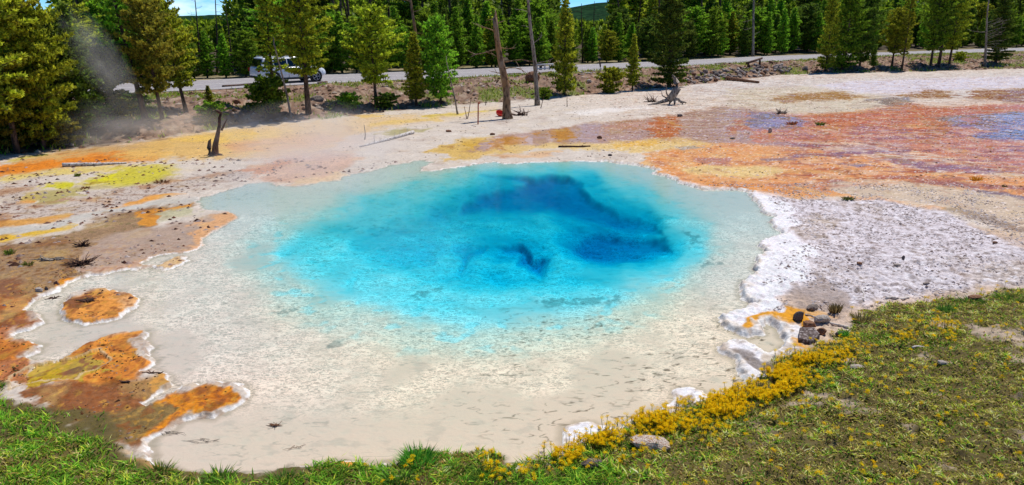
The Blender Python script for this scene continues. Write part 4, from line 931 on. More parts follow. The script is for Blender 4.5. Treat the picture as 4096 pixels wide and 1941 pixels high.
def pine(name, h, rad, crown0, seed, shape='cone', dens=1.0, bl=.14, bw=.055, nb=8, lean=0.0, tr=.085, branch_up=.25):
    """returns (trunk mesh, crown mesh)"""
    r = np.random.default_rng(seed); rr = random.Random(seed)
    mb = MB()
    nseg = 7
    bx, by = rr.uniform(-.25, .25), rr.uniform(-.25, .25)
    axis = lambda z: np.array([bx * math.sin(z / h * 2.6) * .6, by * math.sin(z / h * 2.2) * .6, z])
    mb.tube([axis(h * i / nseg) - np.array([0, 0, .15 if i == 0 else 0]) for i in range(nseg + 1)], [tr * (1 - .9 * i / nseg) * (1.25 if i == 0 else 1) for i in range(nseg + 1)], 7, jit=.08)
    cen = []; dr = []
    z = crown0
    while z < h * .985:
        u = (z - crown0) / (h - crown0)
        if shape == 'cone': prof = (1 - u) ** .8 * (0.55 + .45 * min(1, u * 5))
        elif shape == 'oval': prof = max(.12, math.sin(math.pi * min(1, .12 + .88 * u)) ** .7)
        else: prof = (1 - u) ** .6 * (.35 + .65 * min(1, u * 2.5)) * (.6 + .6 * rr.random())
        nbr = rr.choice([3, 4, 5]) if shape != 'thin' else rr.choice([2, 3])
        a0 = rr.uniform(0, 6.28)
        for k in range(nbr):
            az = a0 + 6.283 * k / nbr + rr.uniform(-.35, .35)
            L_ = rad * prof * rr.uniform(.55, 1.18) + .12
            p0 = axis(z); up = branch_up + rr.uniform(-.15, .2) - .25 * (1 - u)
            d = np.array([math.cos(az), math.sin(az), up]); d /= np.linalg.norm(d)
            tip = p0 + d * L_ + np.array([0, 0, .12 * L_])
            mb.tube([p0, (p0 + tip) / 2 - np.array([0, 0, .03 * L_]), tip], [.018 + .008 * L_, .012, .005], 3, cap=False)
            for q in range(int(2 + L_ * 3.5)):
                c = p0 + (tip - p0) * rr.uniform(.08, .6) + np.array([rr.uniform(-.1, .1), rr.uniform(-.1, .1), rr.uniform(-.1, .06)])
                cen.append(c); dr.append(np.array([rr.uniform(-1, 1), rr.uniform(-1, 1), .3]))
            nt_ = max(3, int(L_ * 15 * dens))
            for q in range(nt_):
                f_ = .28 + .72 * (q + rr.random()) / nt_
                side = rr.uniform(-1, 1) * .34 * L_ * (1.15 - f_)
                sd = np.array([-math.sin(az), math.cos(az), 0]) * side
                c = p0 + (tip - p0) * f_ + sd + np.array([0, 0, rr.uniform(-.05, .07)])
                cen.append(c); dd = d * .7 + np.array([-math.sin(az), math.cos(az), 0]) * np.sign(side) * .5 + np.array([0, 0, .45]); dr.append(dd / np.linalg.norm(dd))
        z += rr.uniform(.14, .25) * (1.0 if shape != 'thin' else 1.4) * (.7 + h * .035)
    for q in range(6):
        cen.append(axis(h) + np.array([0, 0, -.1 * q])); dr.append(np.array([0, 0, 1.]))
    v, f, tone = blades(np.array(cen), np.array(dr), bl, bw, nb, .62, r)
    crown = mesh_np('crown', v, f, None, {'tone': ('FLOAT', tone)}, smooth=False)
    to = mb.build('trunk', M['bark']); tm = to.data; bpy.data.objects.remove(to)
    return tm, crown

PROTO = {}
def proto(key, **kw):
    PROTO[key] = pine(key, **kw)
proto('young_a', h=5.0, rad=1.15, crown0=.25, seed=1, shape='cone', dens=1.25)
proto('young_b', h=5.0, rad=1.5, crown0=.35, seed=2, shape='oval', dens=1.2)
proto('young_c', h=5.0, rad=.85, crown0=.5, seed=3, shape='cone', dens=1.3)
proto('dense', h=8.5, rad=2.0, crown0=.25, seed=4, shape='cone', dens=1.7, tr=.14)
proto('mid_a', h=7.5, rad=1.5, crown0=1.25, seed=5, shape='oval', dens=1.15, tr=.12)
proto('high_a', h=8.5, rad=1.5, crown0=1.8, seed=15, shape='oval', dens=1.1, tr=.13)
proto('mid_b', h=8.5, rad=1.35, crown0=1.6, seed=6, shape='thin', dens=1.8, tr=.12)
proto('mid_c', h=5.0, rad=1.5, crown0=1.2, seed=7, shape='oval', dens=1.3, tr=.10)
proto('tall_a', h=15., rad=1.7, crown0=4.6, seed=8, shape='thin', dens=1.3, tr=.17, bl=.2, bw=.07)
proto('tall_b', h=14., rad=1.5, crown0=6.5, seed=9, shape='thin', dens=1.3, tr=.15, bl=.2, bw=.07)
proto('tall_c', h=13., rad=1.9, crown0=2.0, seed=10, shape='cone', dens=1.0, tr=.17, bl=.2, bw=.07)
proto('bushy', h=1.5, rad=.85, crown0=.05, seed=12, shape='oval', dens=2.2, tr=.04, bl=.11, bw=.05)
CM = {}
def crown_mesh(key, mat):
    k = (key, mat)
    if k not in CM:
        me = PROTO[key][1].copy(); me.materials.clear(); me.materials.append(M[mat]); CM[k] = me
    return CM[k]

def tree(key, x, y, h, label, mat='needle_g', group=None, w=1.0, lean=(0, 0), rz=None, name='pine_tree', cat='tree', trunk_mat=None):
    base = {'young_a': 5, 'young_b': 5, 'young_c': 5, 'dense': 8.5, 'mid_a': 7.5, 'high_a': 8.5, 'mid_b': 8.5, 'mid_c': 5, 'tall_a': 15, 'tall_b': 14, 'tall_c': 13, 'bushy': 1.5}[key]
    r = empty(name, (x, y, H(x, y)))
    k = h / base
    r.scale = (k * w, k * w, k)
    r.rotation_euler = (lean[0], lean[1], random.uniform(0, 6.28) if rz is None else rz)
    if lean != (0, 0):
        r.rotation_mode = 'XYZ'
        q = Euler((0, 0, r.rotation_euler[2])).to_matrix(); l = Euler((lean[0], lean[1], 0)).to_matrix()
        r.rotation_euler = (l @ q).to_euler()
    t_ = put('trunk', PROTO[key][0], r)
    put('crown', crown_mesh(key, mat), r)
    return tag(r, label, cat, group)

def tree_px(key, px, py, h, label, **kw):
    x, y, z = on_ground(px, py)
    return tree(key, x, y, h, label, **kw)

R = math.radians
# trees standing on the near side of the road, left to right
tree_px('mid_a', -40, 640, 8.5, 'tall bushy pine cut off by the left edge of the photo', mat='needle_y', w=1.0)
tree_px('mid_a', 70, 615, 7.0, 'bushy yellow-green pine over the dark corner left of the orange apron', mat='needle_y', w=.88)
tree_px('young_b', 175, 592, 4.9, 'broad lower pine with olive needles, second from the left edge', mat='needle_y', w=.82)
tree_px('mid_c', 262, 560, 4.4, 'slim dark pine with thin crown rising behind the steam wisp', mat='needle_d', w=.9, lean=(0, R(-3)))
tree_px('young_a', 330, 545, 4.6, 'dark conical pine with its foot in the shadow by the steam', mat='needle_d', w=1.05)
tree_px('young_b', 430, 500, 3.0, 'low dark pine just right of the conical one in the steam', mat='needle_d', w=.9)
tree_px('mid_b', 582, 478, 9.0, 'tall leaning pine with dark bare lower trunk, left of the browning one', mat='needle_g', w=.85, lean=(0, R(-7)))
tree_px('mid_c', 650, 476, 4.7, 'pine with rust-brown lower needles between two leaning trunks', mat='needle_b', w=.85, lean=(0, R(-3)))
tree_px('mid_c', 745, 448, 4.8, 'yellow-green pine leaning left, rightmost of the trio beside the road', mat='needle_y', w=.88, lean=(0, R(-7)))
tree_px('young_c', 838, 436, .95, 'tiny sapling on bare soil right of the leaning pine trio', mat='needle_y', w=1.7)
tree_px('bushy', 1075, 455, 1.6, 'round bright green shrub in front of the white car', mat='needle_g', name='shrub', cat='shrub')
tree_px('high_a', 1234, 458, 8.6, 'large pine whose dark trunk crosses the white car', mat='needle_y', w=.98, lean=(0, R(-3)))
tree_px('mid_b', 1095, 425, 5.6, 'yellow-green pine standing before the tail of the white car', mat='needle_y', w=1.15)
tree_px('mid_c', 1506, 422, 4.8, 'pine with wide round crown on a short bare reddish trunk', mat='needle_y', w=.98)
tree_px('young_c', 1666, 423, 3.6, 'slim small pine with dark skirt between two rounder pines', mat='needle_y', w=1.15)
tree_px('young_b', 1765, 416, 4.5, 'full pine with dark shadowed foot left of the broken snag', mat='needle_g', w=.85)
tree_px('young_a', 2258, 380, 5.5, 'narrow pine reaching the ground right of the thin grey snag', mat='needle_y', w=.82)
tree_px('young_c', 2529, 363, 3.4, 'small narrow pine just left of the big dark pine', mat='needle_y', w=.9)
tree_px('dense', 2677, 350, 8.2, 'biggest dense dark pine reaching the ground beside the stone pile', mat='needle_d', w=.95)
tree_px('dense', 3303, 285, 8.2, 'ragged yellow-green pine at the left of the right-hand clump', mat='needle_y', w=.62)
tree_px('dense', 3368, 280, 9.0, 'thin pine with bare low twigs inside the right-hand clump', mat='needle_g', w=1.0)
tree_px('young_b', 3437, 274, 6.2, 'olive pine with airy crown at the right of the clump', mat='needle_d', w=.8)
tree_px('young_c', 3492, 270, 1.9, 'knee-high pine sapling right of the clump by the white pan', mat='needle_g', w=1.3)
tree_px('mid_c', 3567, 264, 5.0, 'bright yellow-green pine with short trunk, left of a pair', mat='needle_y', w=.95)
tree_px('mid_b', 3607, 279, 6.8, 'yellow-green pine with longer dark trunk, right of a pair', mat='needle_y', w=.9)
tree_px('mid_a', 3722, 262, 8.6, 'dark pine on the brown mound, left of three trunks', mat='needle_g', w=.85)
tree_px('mid_b', 3755, 258, 9.6, 'thin middle pine of the three on the brown mound', mat='needle_d', w=1.0)
tree_px('mid_a', 3797, 256, 8.4, 'pine with lighter crown, right of three on the mound', mat='needle_y', w=.8)
tree_px('dense', 3982, 250, 8.0, 'dark spreading pine behind the grey dead tree', mat='needle_d', w=.95)
tree_px('bushy', 2440, 372, 1.5, 'sprawling yellowish shrub on the bank left of the small narrow pine', mat='needle_y', name='shrub', cat='shrub', w=.9)
tree_px('bushy', 1400, 436, .75, 'low green shrub on the bank left of the reddish trunk', mat='needle_g', name='shrub', cat='shrub', w=1.3)
tree_px('bushy', 1545, 430, .7, 'dark green shrub at the foot of the reddish-trunked pine', mat='needle_d', name='shrub', cat='shrub', w=1.5)
tree_px('bushy', 2180, 398, .65, 'small leafy shrub beside the foot of the thin grey snag', mat='needle_g', name='shrub', cat='shrub', w=1.2)
tree_px('bushy', 3840, 246, .9, 'yellow shrub on the verge left of the grey dead tree', mat='needle_y', name='shrub', cat='shrub', w=1.5)
tree_px('bushy', 60, 590, 1.3, 'dull olive shrub in the dark corner at the left edge', mat='needle_b', name='shrub', cat='shrub', w=1.2)
tree_px('bushy', 230, 580, 1.0, 'brownish shrub at the dark foot of the left pines', mat='needle_b', name='shrub', cat='shrub', w=1.4)
tree_px('bushy', 850, 470, .8, 'leafy clump behind the leaning dead stump', mat='needle_g', name='shrub', cat='shrub', w=1.4)

for i, (a, b, h_) in enumerate([(-60, 560, 1.3), (10, 540, 1.0), (120, 545, 1.3), (150, 500, 1.1), (300, 530, .9), (370, 505, 1.0), (200, 520, 1.2), (470, 480, .8), (90, 500, 1.1), (540, 455, .8)]):
    tree_px('bushy', a, b, h_, 'low olive shrub in the shade under the left pines', mat=['needle_d', 'needle_b', 'needle_g'][i % 3], name='shrub', cat='shrub', group='low shrubs under the left pines', w=1.5)

# woods beyond the road: every tree a thing; gaps are kept where the photo shows sky
gaps = [(180, 300), (690, 965), (2235, 2430)]
def in_gap(px, m=0): return any(a - m < px < b + m for a, b in gaps)
LYY = 'young yellow-green pine in the thicket beyond the road'
LY = ['young bright green pine in the thicket beyond the road', 'young dark green pine in the thicket beyond the road']
count = 0
rw = random.Random(5)
px = -260.0
while px < 4420:
    for ring in range(2):
        if ring and rw.random() < .35: continue
        o = 9.4 + ring * 3.4 + rw.uniform(0, 2.4)
        X, Y, a = road_pt(px + rw.uniform(-20, 20), o)
        u = float(proj(X, Y, .5)[0])
        h = rw.uniform(3.2, 5.2) + ring * .9
        if in_gap(u, 25): h = min(h, rw.uniform(2.9, 3.6))
        elif u > 2600: h *= 1.15
        d = rw.random()
        m = 'needle_g' if d < .62 else ('needle_d' if d < .85 else 'needle_y')
        tree(rw.choice(['young_a', 'young_a', 'young_c', 'young_b']), X, Y, h, LY[1] if m == 'needle_d' else (LYY if m == 'needle_y' else LY[0]), mat=m, group='young pines beyond the road', w=rw.uniform(.95, 1.3))
        count += 1
    px += 26 + 30 * max(0, (2600 - px) / 2600) + rw.uniform(0, 12)
print('young trees', count)
ct = 0
for i in range(84):
    u = rw.uniform(-260, 4380); o = 14 + abs(rw.gauss(0, 1)) * 13
    X, Y, a = road_pt(u, o)
    u2 = float(proj(X, Y, .5)[0])
    if in_gap(u2, 30) or u2 < -350 or u2 > 4500: continue
    key = rw.choice(['tall_a', 'tall_b', 'tall_b', 'tall_c'] if u2 < 1900 else ['tall_a', 'tall_c', 'tall_c', 'tall_b'])
    tree(key, X, Y, rw.uniform(10, 16), 'tall pine with bare lower trunk in the woods beyond the road', mat=rw.choice(['needle_g', 'needle_d', 'needle_d', 'needle_y']), group='tall pines beyond the road', w=rw.uniform(.8, 1.15), lean=(R(rw.uniform(-3, 3)), R(rw.uniform(-4, 4))))
    ct += 1
print('tall trees', ct)

# the far wood behind them: one mass
fr_ = np.random.default_rng(3)
cen = []; dr = []
for i in range(3800):
    u = fr_.uniform(-900, 5000); o = 24 + fr_.random() ** 1.2 * 190
    X = (u - 2048) / F; Y0 = 60 + max(0, (u - 400)) * .018 + o; X = X * Y0
    gap = in_gap(u, 12)
    hh = fr_.uniform(2.6, 4.0) if gap else fr_.uniform(7, 13)
    n_ = 16 if gap else 26
    zz = fr_.random(n_) ** .8 * hh; rr_ = (1 - zz / hh) * (1.3 + hh * .06) + .15; aa = fr_.uniform(0, 6.28, n_)
    cen.append(np.stack([X + rr_ * np.cos(aa), Y0 + rr_ * np.sin(aa), zz + .5], -1)); dr.append(np.stack([np.cos(aa) * .8, np.sin(aa) * .8, np.full(n_, .7)], -1))
cen = np.concatenate(cen); dr = np.concatenate(dr)
v, f, tone = blades(cen, dr, .9, .36, 4, .6, fr_)
fw = put('far_wood', mesh_np('far_wood', v, f, M['needle_g'], {'tone': ('FLOAT', tone)}, smooth=False)); tag(fw, 'dense green wood seen between the trunks beyond the road', 'woods', kind='stuff')

# ---------------------------------------------------------------- dead trees
def dead_tree(name, base, top, r0, r1, mat, label, branches=(), cat='dead tree', bend=.1, broken=True, n=9):
    """base/top in pixels; the stem stands in the plane of its foot"""
    x, y, z = on_ground(*base)
    depth = y * CP - (z - CAM_H) * SP
    # height of the top at the same distance
    yc = -(top[1] - 970.5) / F; t_ = y / (CP + yc * SP); zt = CAM_H + t_ * (-SP + yc * CP); xt = (top[0] - 2048) / F * t_
    root = empty(name, (x, y, z - .05))
    mb = MB()
    hgt = zt - z + .05; k = 10
    ax = lambda u: Vector(((xt - x) * u + bend * .3 * math.sin(u * 5.1) * min(1, u * 3) * (1 - u), .15 * math.sin(u * 3), hgt * u))
    mb.tube([ax(i / k) for i in range(k + 1)], [r0 * 1.35 if i == 0 else r0 + (r1 - r0) * i / k for i in range(k + 1)], n, jit=.07)
    if broken:
        for q in range(3):
            a = random.uniform(0, 6.28); p = ax(1) + Vector((math.cos(a), math.sin(a), 0)) * r1 * .5
            mb.tube([p - Vector((0, 0, .1)), p + Vector((random.uniform(-.03, .03), 0, random.uniform(.12, .35)))], [r1 * .6, .008], 4)
    mb.build('trunk', mat, root)
    for (u, az, up, L_, rb) in branches:
        bb = MB(); p = ax(u); d = Vector((math.cos(az), math.sin(az), up)).normalized(); pts = [p]; 
        for j in range(1, 5):
            p = p + d * (L_ / 4); d = (d + Vector((random.uniform(-.3, .3), random.uniform(-.3, .3), random.uniform(-.3, .3)))).normalized(); pts.append(p)
        bb.tube(pts, [rb, rb * .8, rb * .6, rb * .45, rb * .25], 5)
        if L_ > .5:
            for j in (2, 3):
                dd = (d + Vector((random.uniform(-.8, .8), random.uniform(-.5, .5), random.uniform(-.6, .8)))).normalized()
                bb.tube([pts[j], pts[j] + dd * L_ * .22, pts[j] + dd * L_ * .4 + Vector((0, 0, .05))], [rb * .5, rb * .35, rb * .15], 4)
        bb.build('branch', mat, root)
    return tag(root, label, cat)

dead_tree('snag', (2030, 476), (1980, 70), .20, .10, M['snag_wood'], 'thick broken-topped dead trunk with bleached golden-brown wood beside the orange bowl',
          [(.86, 3.0, .5, 1.0, .03), (.70, 3.2, -.25, 1.4, .035), (.72, .2, -.3, .8, .03), (.57, .1, .1, 1.3, .035), (.50, .0, .25, 1.2, .035), (.47, 3.1, -.2, .6, .03), (.93, .3, .6, .5, .025), (.40, .1, -.35, 1.1, .035), (.97, 2.6, .3, .5, .025), (.62, 3.3, .3, .6, .025)], bend=.6)
dead_tree('snag', (2150, 422), (2108, -60), .125, .06, M['grey_wood'], 'thin grey dead trunk running out of the top of the photo',
          [(.78, 3.1, .4, .8, .02), (.52, .3, .9, .7, .022), (.36, .1, .25, .9, .022), (.34, .2, .1, .6, .02), (.30, .0, -.2, .5, .02), (.66, 3.2, .1, .5, .018)], bend=.3, broken=False)
dead_tree('snag', (1165, 474), (1095, 175), .055, .03, M['grey_wood'], 'thin grey dead stem leaning in front of the white car', [(.8, .2, .5, .5, .012), (.6, 3., .4, .4, .012), (.4, 0, .3, .5, .012)], n=6)
dead_tree('snag', (1831, 458), (1787, 250), .045, .015, M['grey_wood'], 'slender dead stem left of the broken snag', [(.5, .3, .5, .4, .01), (.3, 3.1, .4, .35, .01), (.7, .1, .2, .3, .01)], n=6)
dead_tree('snag', (1690, 340), (1630, -80), .10, .06, M['snag_wood'], 'brown dead trunk rising behind the slim small pine', [(.9, 3.1, .4, .8, .02), (.8, 3., .3, .7, .02), (.7, .1, .3, .6, .02), (.5, .2, .1, .5, .02)], broken=False)
dead_tree('snag', (3012, 226), (3018, -80), .16, .09, M['grey_wood'], 'grey dead trunk beyond the road above the stone pile', [(.5, 3.1, -.3, 1.2, .03), (.4, 3.3, -.4, 1.2, .03), (.3, .2, .2, 1., .03)], broken=False)
dead_tree('snag', (3669, 186), (3672, -90), .22, .12, M['grey_wood'], 'pale dead trunk beyond the road above the yellow-green pair', [(.5, 3.1, .3, 1.2, .03), (.6, .1, .2, 1., .03)], broken=False)
dead_tree('snag', (3940, 262), (3958, -20), .13, .05, M['grey_wood'], 'grey dead tree with a tangle of fine bare twigs at the right',
          [(.62 - .03 * i, random.uniform(-.6, .5), random.uniform(.0, .8), random.uniform(1.0, 1.9), .022) for i in range(12)] + [(.5, 3.1, -.1, 1.6, .03)], bend=.3)
for i, (a, b) in enumerate([((800, 300), (776, -40)), ((868, 300), (858, -60)), ((930, 295), (900, 20)), ((320, 300), (286, -40)), ((345, 300), (318, -60)), ((2330, 250), (2326, 14)), ((2372, 250), (2378, 5)), ((1400, 260), (1290, -80)), ((1430, 262), (1352, -90)), ((1345, 268), (1318, -80))]):
    x, y = P(a[0], a[1], .5)
    lab = ['thin bare snag against the blue sky left of the car', 'dark bare snag with side twigs in the sky gap above the road', 'short dead stem at the right of the left sky gap', 'leaning bare trunk in the far left sky gap',
           'second leaning bare trunk in the far left sky gap, right of the first', 'slim dead top in the middle sky gap, left of two', 'slim dead top in the middle sky gap, right of two', 'leaning grey trunk, middle of three beyond the road right of the car', 'leaning grey trunk, rightmost of three beyond the road', 'leaning grey trunk, leftmost of three beyond the road right of the car'][i]
    dead_tree('snag', a, b, .12 if i > 6 else .08, .05 if i > 6 else .025, M['bark'], lab, [(.55 + .08 * q, random.choice([.1, 3.1]), random.uniform(-.2, .4), random.uniform(.3, .8), .016) for q in range(5)], broken=False, n=7)

rt = random.Random(21)
for i in range(16):
    a = rt.choice([rt.uniform(1290, 1480), rt.uniform(1480, 2060), rt.uniform(1700, 1980), rt.uniform(2420, 3000)]); o = rt.uniform(11.5, 22)
    X, Y, _ = road_pt(a, o); yb_ = float(proj(X, Y, .5)[1]); u_ = float(proj(X, Y, .5)[0])
    if in_gap(u_, 20): continue
    dead_tree('dead_tree', (u_, yb_), (u_ + rt.uniform(-55, 25), -90), rt.uniform(.10, .17), rt.uniform(.06, .09), M[rt.choice(['bark', 'grey_wood', 'bark'])], 'tall bare pine trunk standing in the thicket beyond the road',
              [(rt.uniform(.35, .95), rt.choice([.1, 3.0]), rt.uniform(-.2, .4), rt.uniform(.3, .9), .018) for q in range(5)], broken=False, n=7, bend=.2)['group'] = 'bare trunks beyond the road'

# leaning stump at the edge of the orange apron
x, y, z = on_ground(860, 622)
st = empty('stump', (x, y, z)); k = (y * CP + CAM_H * SP) / F
mb = MB()
st.scale = (1, 1, .76)
pp = [(0, 0), (6, 60), (22, 120), (30, 160), (34, 200), (42, 222)]
mb.tube([Vector((a * k, 0, b * k - .03)) for a, b in pp], [16 * k, 11 * k, 8.5 * k, 6.5 * k, 6 * k, 5.5 * k], 8, jit=.12)
mb.tube([Vector((42 * k, 0, 218 * k)), Vector((30 * k, 0, 232 * k)), Vector((22 * k, .02, 236 * k))], [7 * k, 7 * k, 4 * k], 6)
mb.build('trunk', M['dark_wood'], st)
mb = MB(); mb.tube([Vector((-18 * k, 0, -.03)), Vector((-20 * k, 0, 40 * k)), Vector((-16 * k, 0, 76 * k)), Vector((-8 * k, 0, 88 * k))], [13 * k, 9 * k, 6 * k, 1 * k], 7, jit=.12); mb.build('splinter', M['dark_wood'], st)
mb = MB(); mb.tube([Vector((36 * k, .02, 130 * k)), Vector((50 * k, .04, 165 * k)), Vector((62 * k, .05, 190 * k))], [5 * k, 3 * k, 1.5 * k], 5); mb.build('branch', M['dark_wood'], st)
mb = MB()
for a in range(6):
    an = a * 1.05; mb.tube([Vector((0, 0, .04)), Vector((math.cos(an) * 24 * k, math.sin(an) * 24 * k, .01)), Vector((math.cos(an) * 40 * k, math.sin(an) * 40 * k, -.03))], [7 * k, 5 * k, 2 * k], 5)
mb.build('root', M['dark_wood'], st)
tag(st, 'dark forked stump leaning right at the edge of the orange apron', 'stump')

# root crown on the white flat
x, y, z = on_ground(2690, 418)
st = empty('root_stump', (x, y, z)); k = (y * CP + CAM_H * SP) / F
mb = MB(); mb.tube([Vector((a * k, 0, b * k)) for a, b in [(-14, 16), (4, 40), (14, 62), (12, 84), (2, 104), (-8, 116)]], [14 * k, 16 * k, 15 * k, 11 * k, 6 * k, 2 * k], 8, jit=.15); mb.build('trunk', M['grey_wood'], st)
for pts, rr0 in [([(-10, 20), (-40, 12), (-70, 2), (-100, -2)], 9), ([(0, 22), (22, 20), (34, 8), (42, 2)], 8), ([(-6, 20), (-10, 6), (-14, -4)], 6), ([(6, 18), (8, 4), (6, -4)], 6), ([(-14, 22), (-26, 44), (-30, 60), (-28, 74)], 4), ([(-20, 22), (-42, 34), (-48, 52)], 3.5), ([(24, 14), (40, 10), (54, 8), (50, 0)], 5)]:
    mb = MB(); mb.tube([Vector((a * k, random.uniform(-6, 6) * k, b * k)) for a, b in pts], [rr0 * k * (1 - .75 * i / (len(pts) - 1)) for i in range(len(pts))], 6, jit=.15); mb.build('root', M['grey_wood'], st)
tag(st, 'grey upturned root stump on the white flat before the big dark pine', 'stump')

def twig_bundle(name, px, py, wpx, hpx, n, mat, label, cat='dead branch', up=.5, rpx=1.0, dirx=None):
    """a dead branch with a fan of bare twigs"""
    x, y, z = on_ground(px, py); k = (y * CP + CAM_H * SP) / F
    mb = MB(); rr = random.Random(int(px) * 7 + int(py))
    for i in range(n):
        a = rr.uniform(0, 6.28) if dirx is None else rr.uniform(-.5, .5) + (0 if rr.random() < dirx else 3.14)
        L_ = wpx * k * rr.uniform(.25, .55); p = Vector((rr.uniform(-.25, .25) * wpx * k, rr.uniform(-.1, .1) * wpx * k, .01)); pts = [p]
        d = Vector((math.cos(a), math.sin(a) * .7, rr.uniform(.0, up)))
        for j in range(3):
            p = p + d * L_ / 3; d = d + Vector((rr.uniform(-.4, .4), rr.uniform(-.4, .4), rr.uniform(-.35, .25))); p.z = max(p.z, .004); p.z = min(p.z, hpx * k); pts.append(p.copy())
        mb.tube(pts, [rpx * k * 1.6, rpx * k * 1.3, rpx * k, rpx * k * .5], 4)
    o = mb.build(name, mat); o.location = (x, y, z)
    return tag(o, label, cat)

twig_bundle('dead_branch', 2606, 408, 60, 36, 34, M['dark_wood'], 'tangle of fine dark twigs left of the grey root stump', rpx=.8, up=1.2)
twig_bundle('dead_branch', 3125, 455, 60, 30, 26, M['grey_wood'], 'small pile of bleached twigs at the edge of the lavender wet flat', rpx=1.2, up=.8)
twig_bundle('dead_branch', 205, 1040, 110, 20, 20, M['grey_wood'], 'grey forked driftwood branch on the brown soil at the left', rpx=2.2, up=.12, dirx=.3)
twig_bundle('dead_shrub', 318, 1060, 110, 50, 70, M['dark_wood'], 'dark reddish dead shrub at the left shore above the round island', cat='shrub', rpx=1.5, up=.6)
twig_bundle('dead_shrub', 330, 985, 60, 40, 50, M['dark_wood'], 'dark twiggy clump behind the reddish dead shrub', cat='shrub', rpx=1.3, up=1.0)
twig_bundle('dead_shrub', 350, 1205, 70, 16, 60, M['dark_wood'], 'brown dry twigs lying on the round orange island', cat='shrub', rpx=1.5, up=.3)
twig_bundle('dead_branch', 500, 1530, 60, 26, 7, M['dark_wood'], 'dark bent twig on the white lip, left of two', rpx=2.2, up=.3, dirx=.5)
twig_bundle('dead_branch', 620, 1495, 70, 26, 7, M['dark_wood'], 'dark bent twig on the white lip, right of two', rpx=2.0, up=.4, dirx=.5)
twig_bundle('dead_branch', 90, 475, 100, 60, 40, M['grey_wood'], 'heap of bare grey branches under the left pines', rpx=1.6, up=1.0)
twig_bundle('dead_branch', 130, 575, 120, 40, 30, M['grey_wood'], 'pale bare branches lying in the dark left corner', rpx=1.6, up=.5)

twig_bundle('dead_branch', 1100, 1704, 60, 18, 26, M['brown_rock'], 'small brown tuft of weed under the shallow water near the bottom', rpx=1.2, up=.4, cat='weed')
twig_bundle('dead_branch', 1185, 1790, 110, 14, 4, M['brown_rock'], 'bent brown twig under water near the bottom shore', rpx=.8, up=.1)
twig_bundle('dead_branch', 830, 1765, 150, 10, 7, M['grey_wood'], 'dark curved twigs under water right of the orange spit tip', rpx=.8, up=.05, dirx=.4)
twig_bundle('dead_branch', 690, 1735, 120, 10, 8, M['grey_wood'], 'thin twigs at the shore below the orange spit', rpx=.8, up=.1, dirx=.5)
twig_bundle('dead_branch', 210, 1195, 60, 16, 8, M['dark_wood'], 'little dark twigs in the grey inlet above the round island', rpx=1.5, up=.2)

def log(px0, py0, px1, py1, rpx0, rpx1, mat, label, stubs=0, name='fallen_log', zoff=0.0, group=None):
    x0, y0, z0 = on_ground(px0, py0); x1, y1, z1 = on_ground(px1, py1)
    k0 = (y0 * CP + CAM_H * SP) / F; k1 = (y1 * CP + CAM_H * SP) / F
    root = empty(name, (x0, y0, z0)); mb = MB(); n_ = 8; r0, r1 = rpx0 * k0, rpx1 * k1
    pts = [Vector(((x1 - x0) * i / n_, (y1 - y0) * i / n_ + .03 * math.sin(i), (z1 - z0) * i / n_ + (r0 + (r1 - r0) * i / n_) * .85 + zoff)) for i in range(n_ + 1)]
    mb.tube(pts, [r0 + (r1 - r0) * i / n_ for i in range(n_ + 1)], 8, jit=.08); mb.build('stem', mat, root)
    for q in range(stubs):
        i = 1 + q % (n_ - 1); p = pts[i]; bb = MB(); a = random.uniform(.3, 2.8)
        bb.tube([p, p + Vector((math.cos(a) * .12, random.uniform(-.1, .1), abs(math.sin(a)) * random.uniform(.12, .3)))], [r0 * .3, .006], 4); bb.build('branch_stub', mat, root)
    return tag(root, label, 'log', group)

log(1440, 590, 1652, 536, 3, 8, M['white_log'], 'bleached fallen pole with knobbly stubs behind the pool', stubs=10)
log(250, 668, 505, 655, 9, 3, M['white_log'], 'white split log lying on the orange apron')
log(2905, 322, 3035, 334, 9, 5, M['brown_rock'], 'fallen log with bright cut end below the stone pile')
log(2234, 590, 2362, 588, 4, 3, M['dark_wood'], 'short dark stick on the yellow mat behind the pool')
log(3220, 1262, 3396, 1316, 4, 4, M['white_log'], 'long bleached stick across the slabs at the grass edge')
log(3455, 1205, 3450, 1160, 3, 2, M['white_log'], 'bent white twig on the white crust')
log(3545, 1198, 3640, 1196, 5, 4, M['white_log'], 'pale flat driftwood at the edge of the crust')
log(3650, 1395, 3750, 1390, 5, 4, M['white_log'], 'white stick lying on the right-hand grass')
log(891, 352, 1030, 342, 6, 5, M['dark_wood'], 'roadside barrier log left of the white car')
log(409, 408, 466, 404, 5, 5, M['dark_wood'], 'short barrier log seen through the left steam')
log(1272, 338, 1307, 334, 5, 5, M['dark_wood'], 'cut log end by the road below the front wheel of the car')
log(2022, 302, 2082, 299, 4, 4, M['dark_wood'], 'dark roadside log between the two tall snags')
log(2155, 300, 2206, 292, 5, 4, M['dark_wood'], 'dark roadside log right of the thin grey snag')
log(2338, 298, 2380, 296, 4, 4, M['white_log'], 'pale roadside log below the marker post')
log(2311, 290, 2328, 294, 4, 4, M['white_log'], 'stubby pale log end left of the marker post')
log(2358, 284, 2376, 288, 4, 4, M['white_log'], 'small pale log piece beside the marker post')
log(2860, 260, 2902, 257, 4, 5, M['grey_wood'], 'grey roadside log above the left of the stone pile')
log(3092, 246, 3110, 251, 5, 4, M['white_log'], 'stubby pale log above the right of the stone pile')
log(3114, 254, 3137, 253, 3, 3, M['white_log'], 'thin pale log right of the stubby one above the stones')
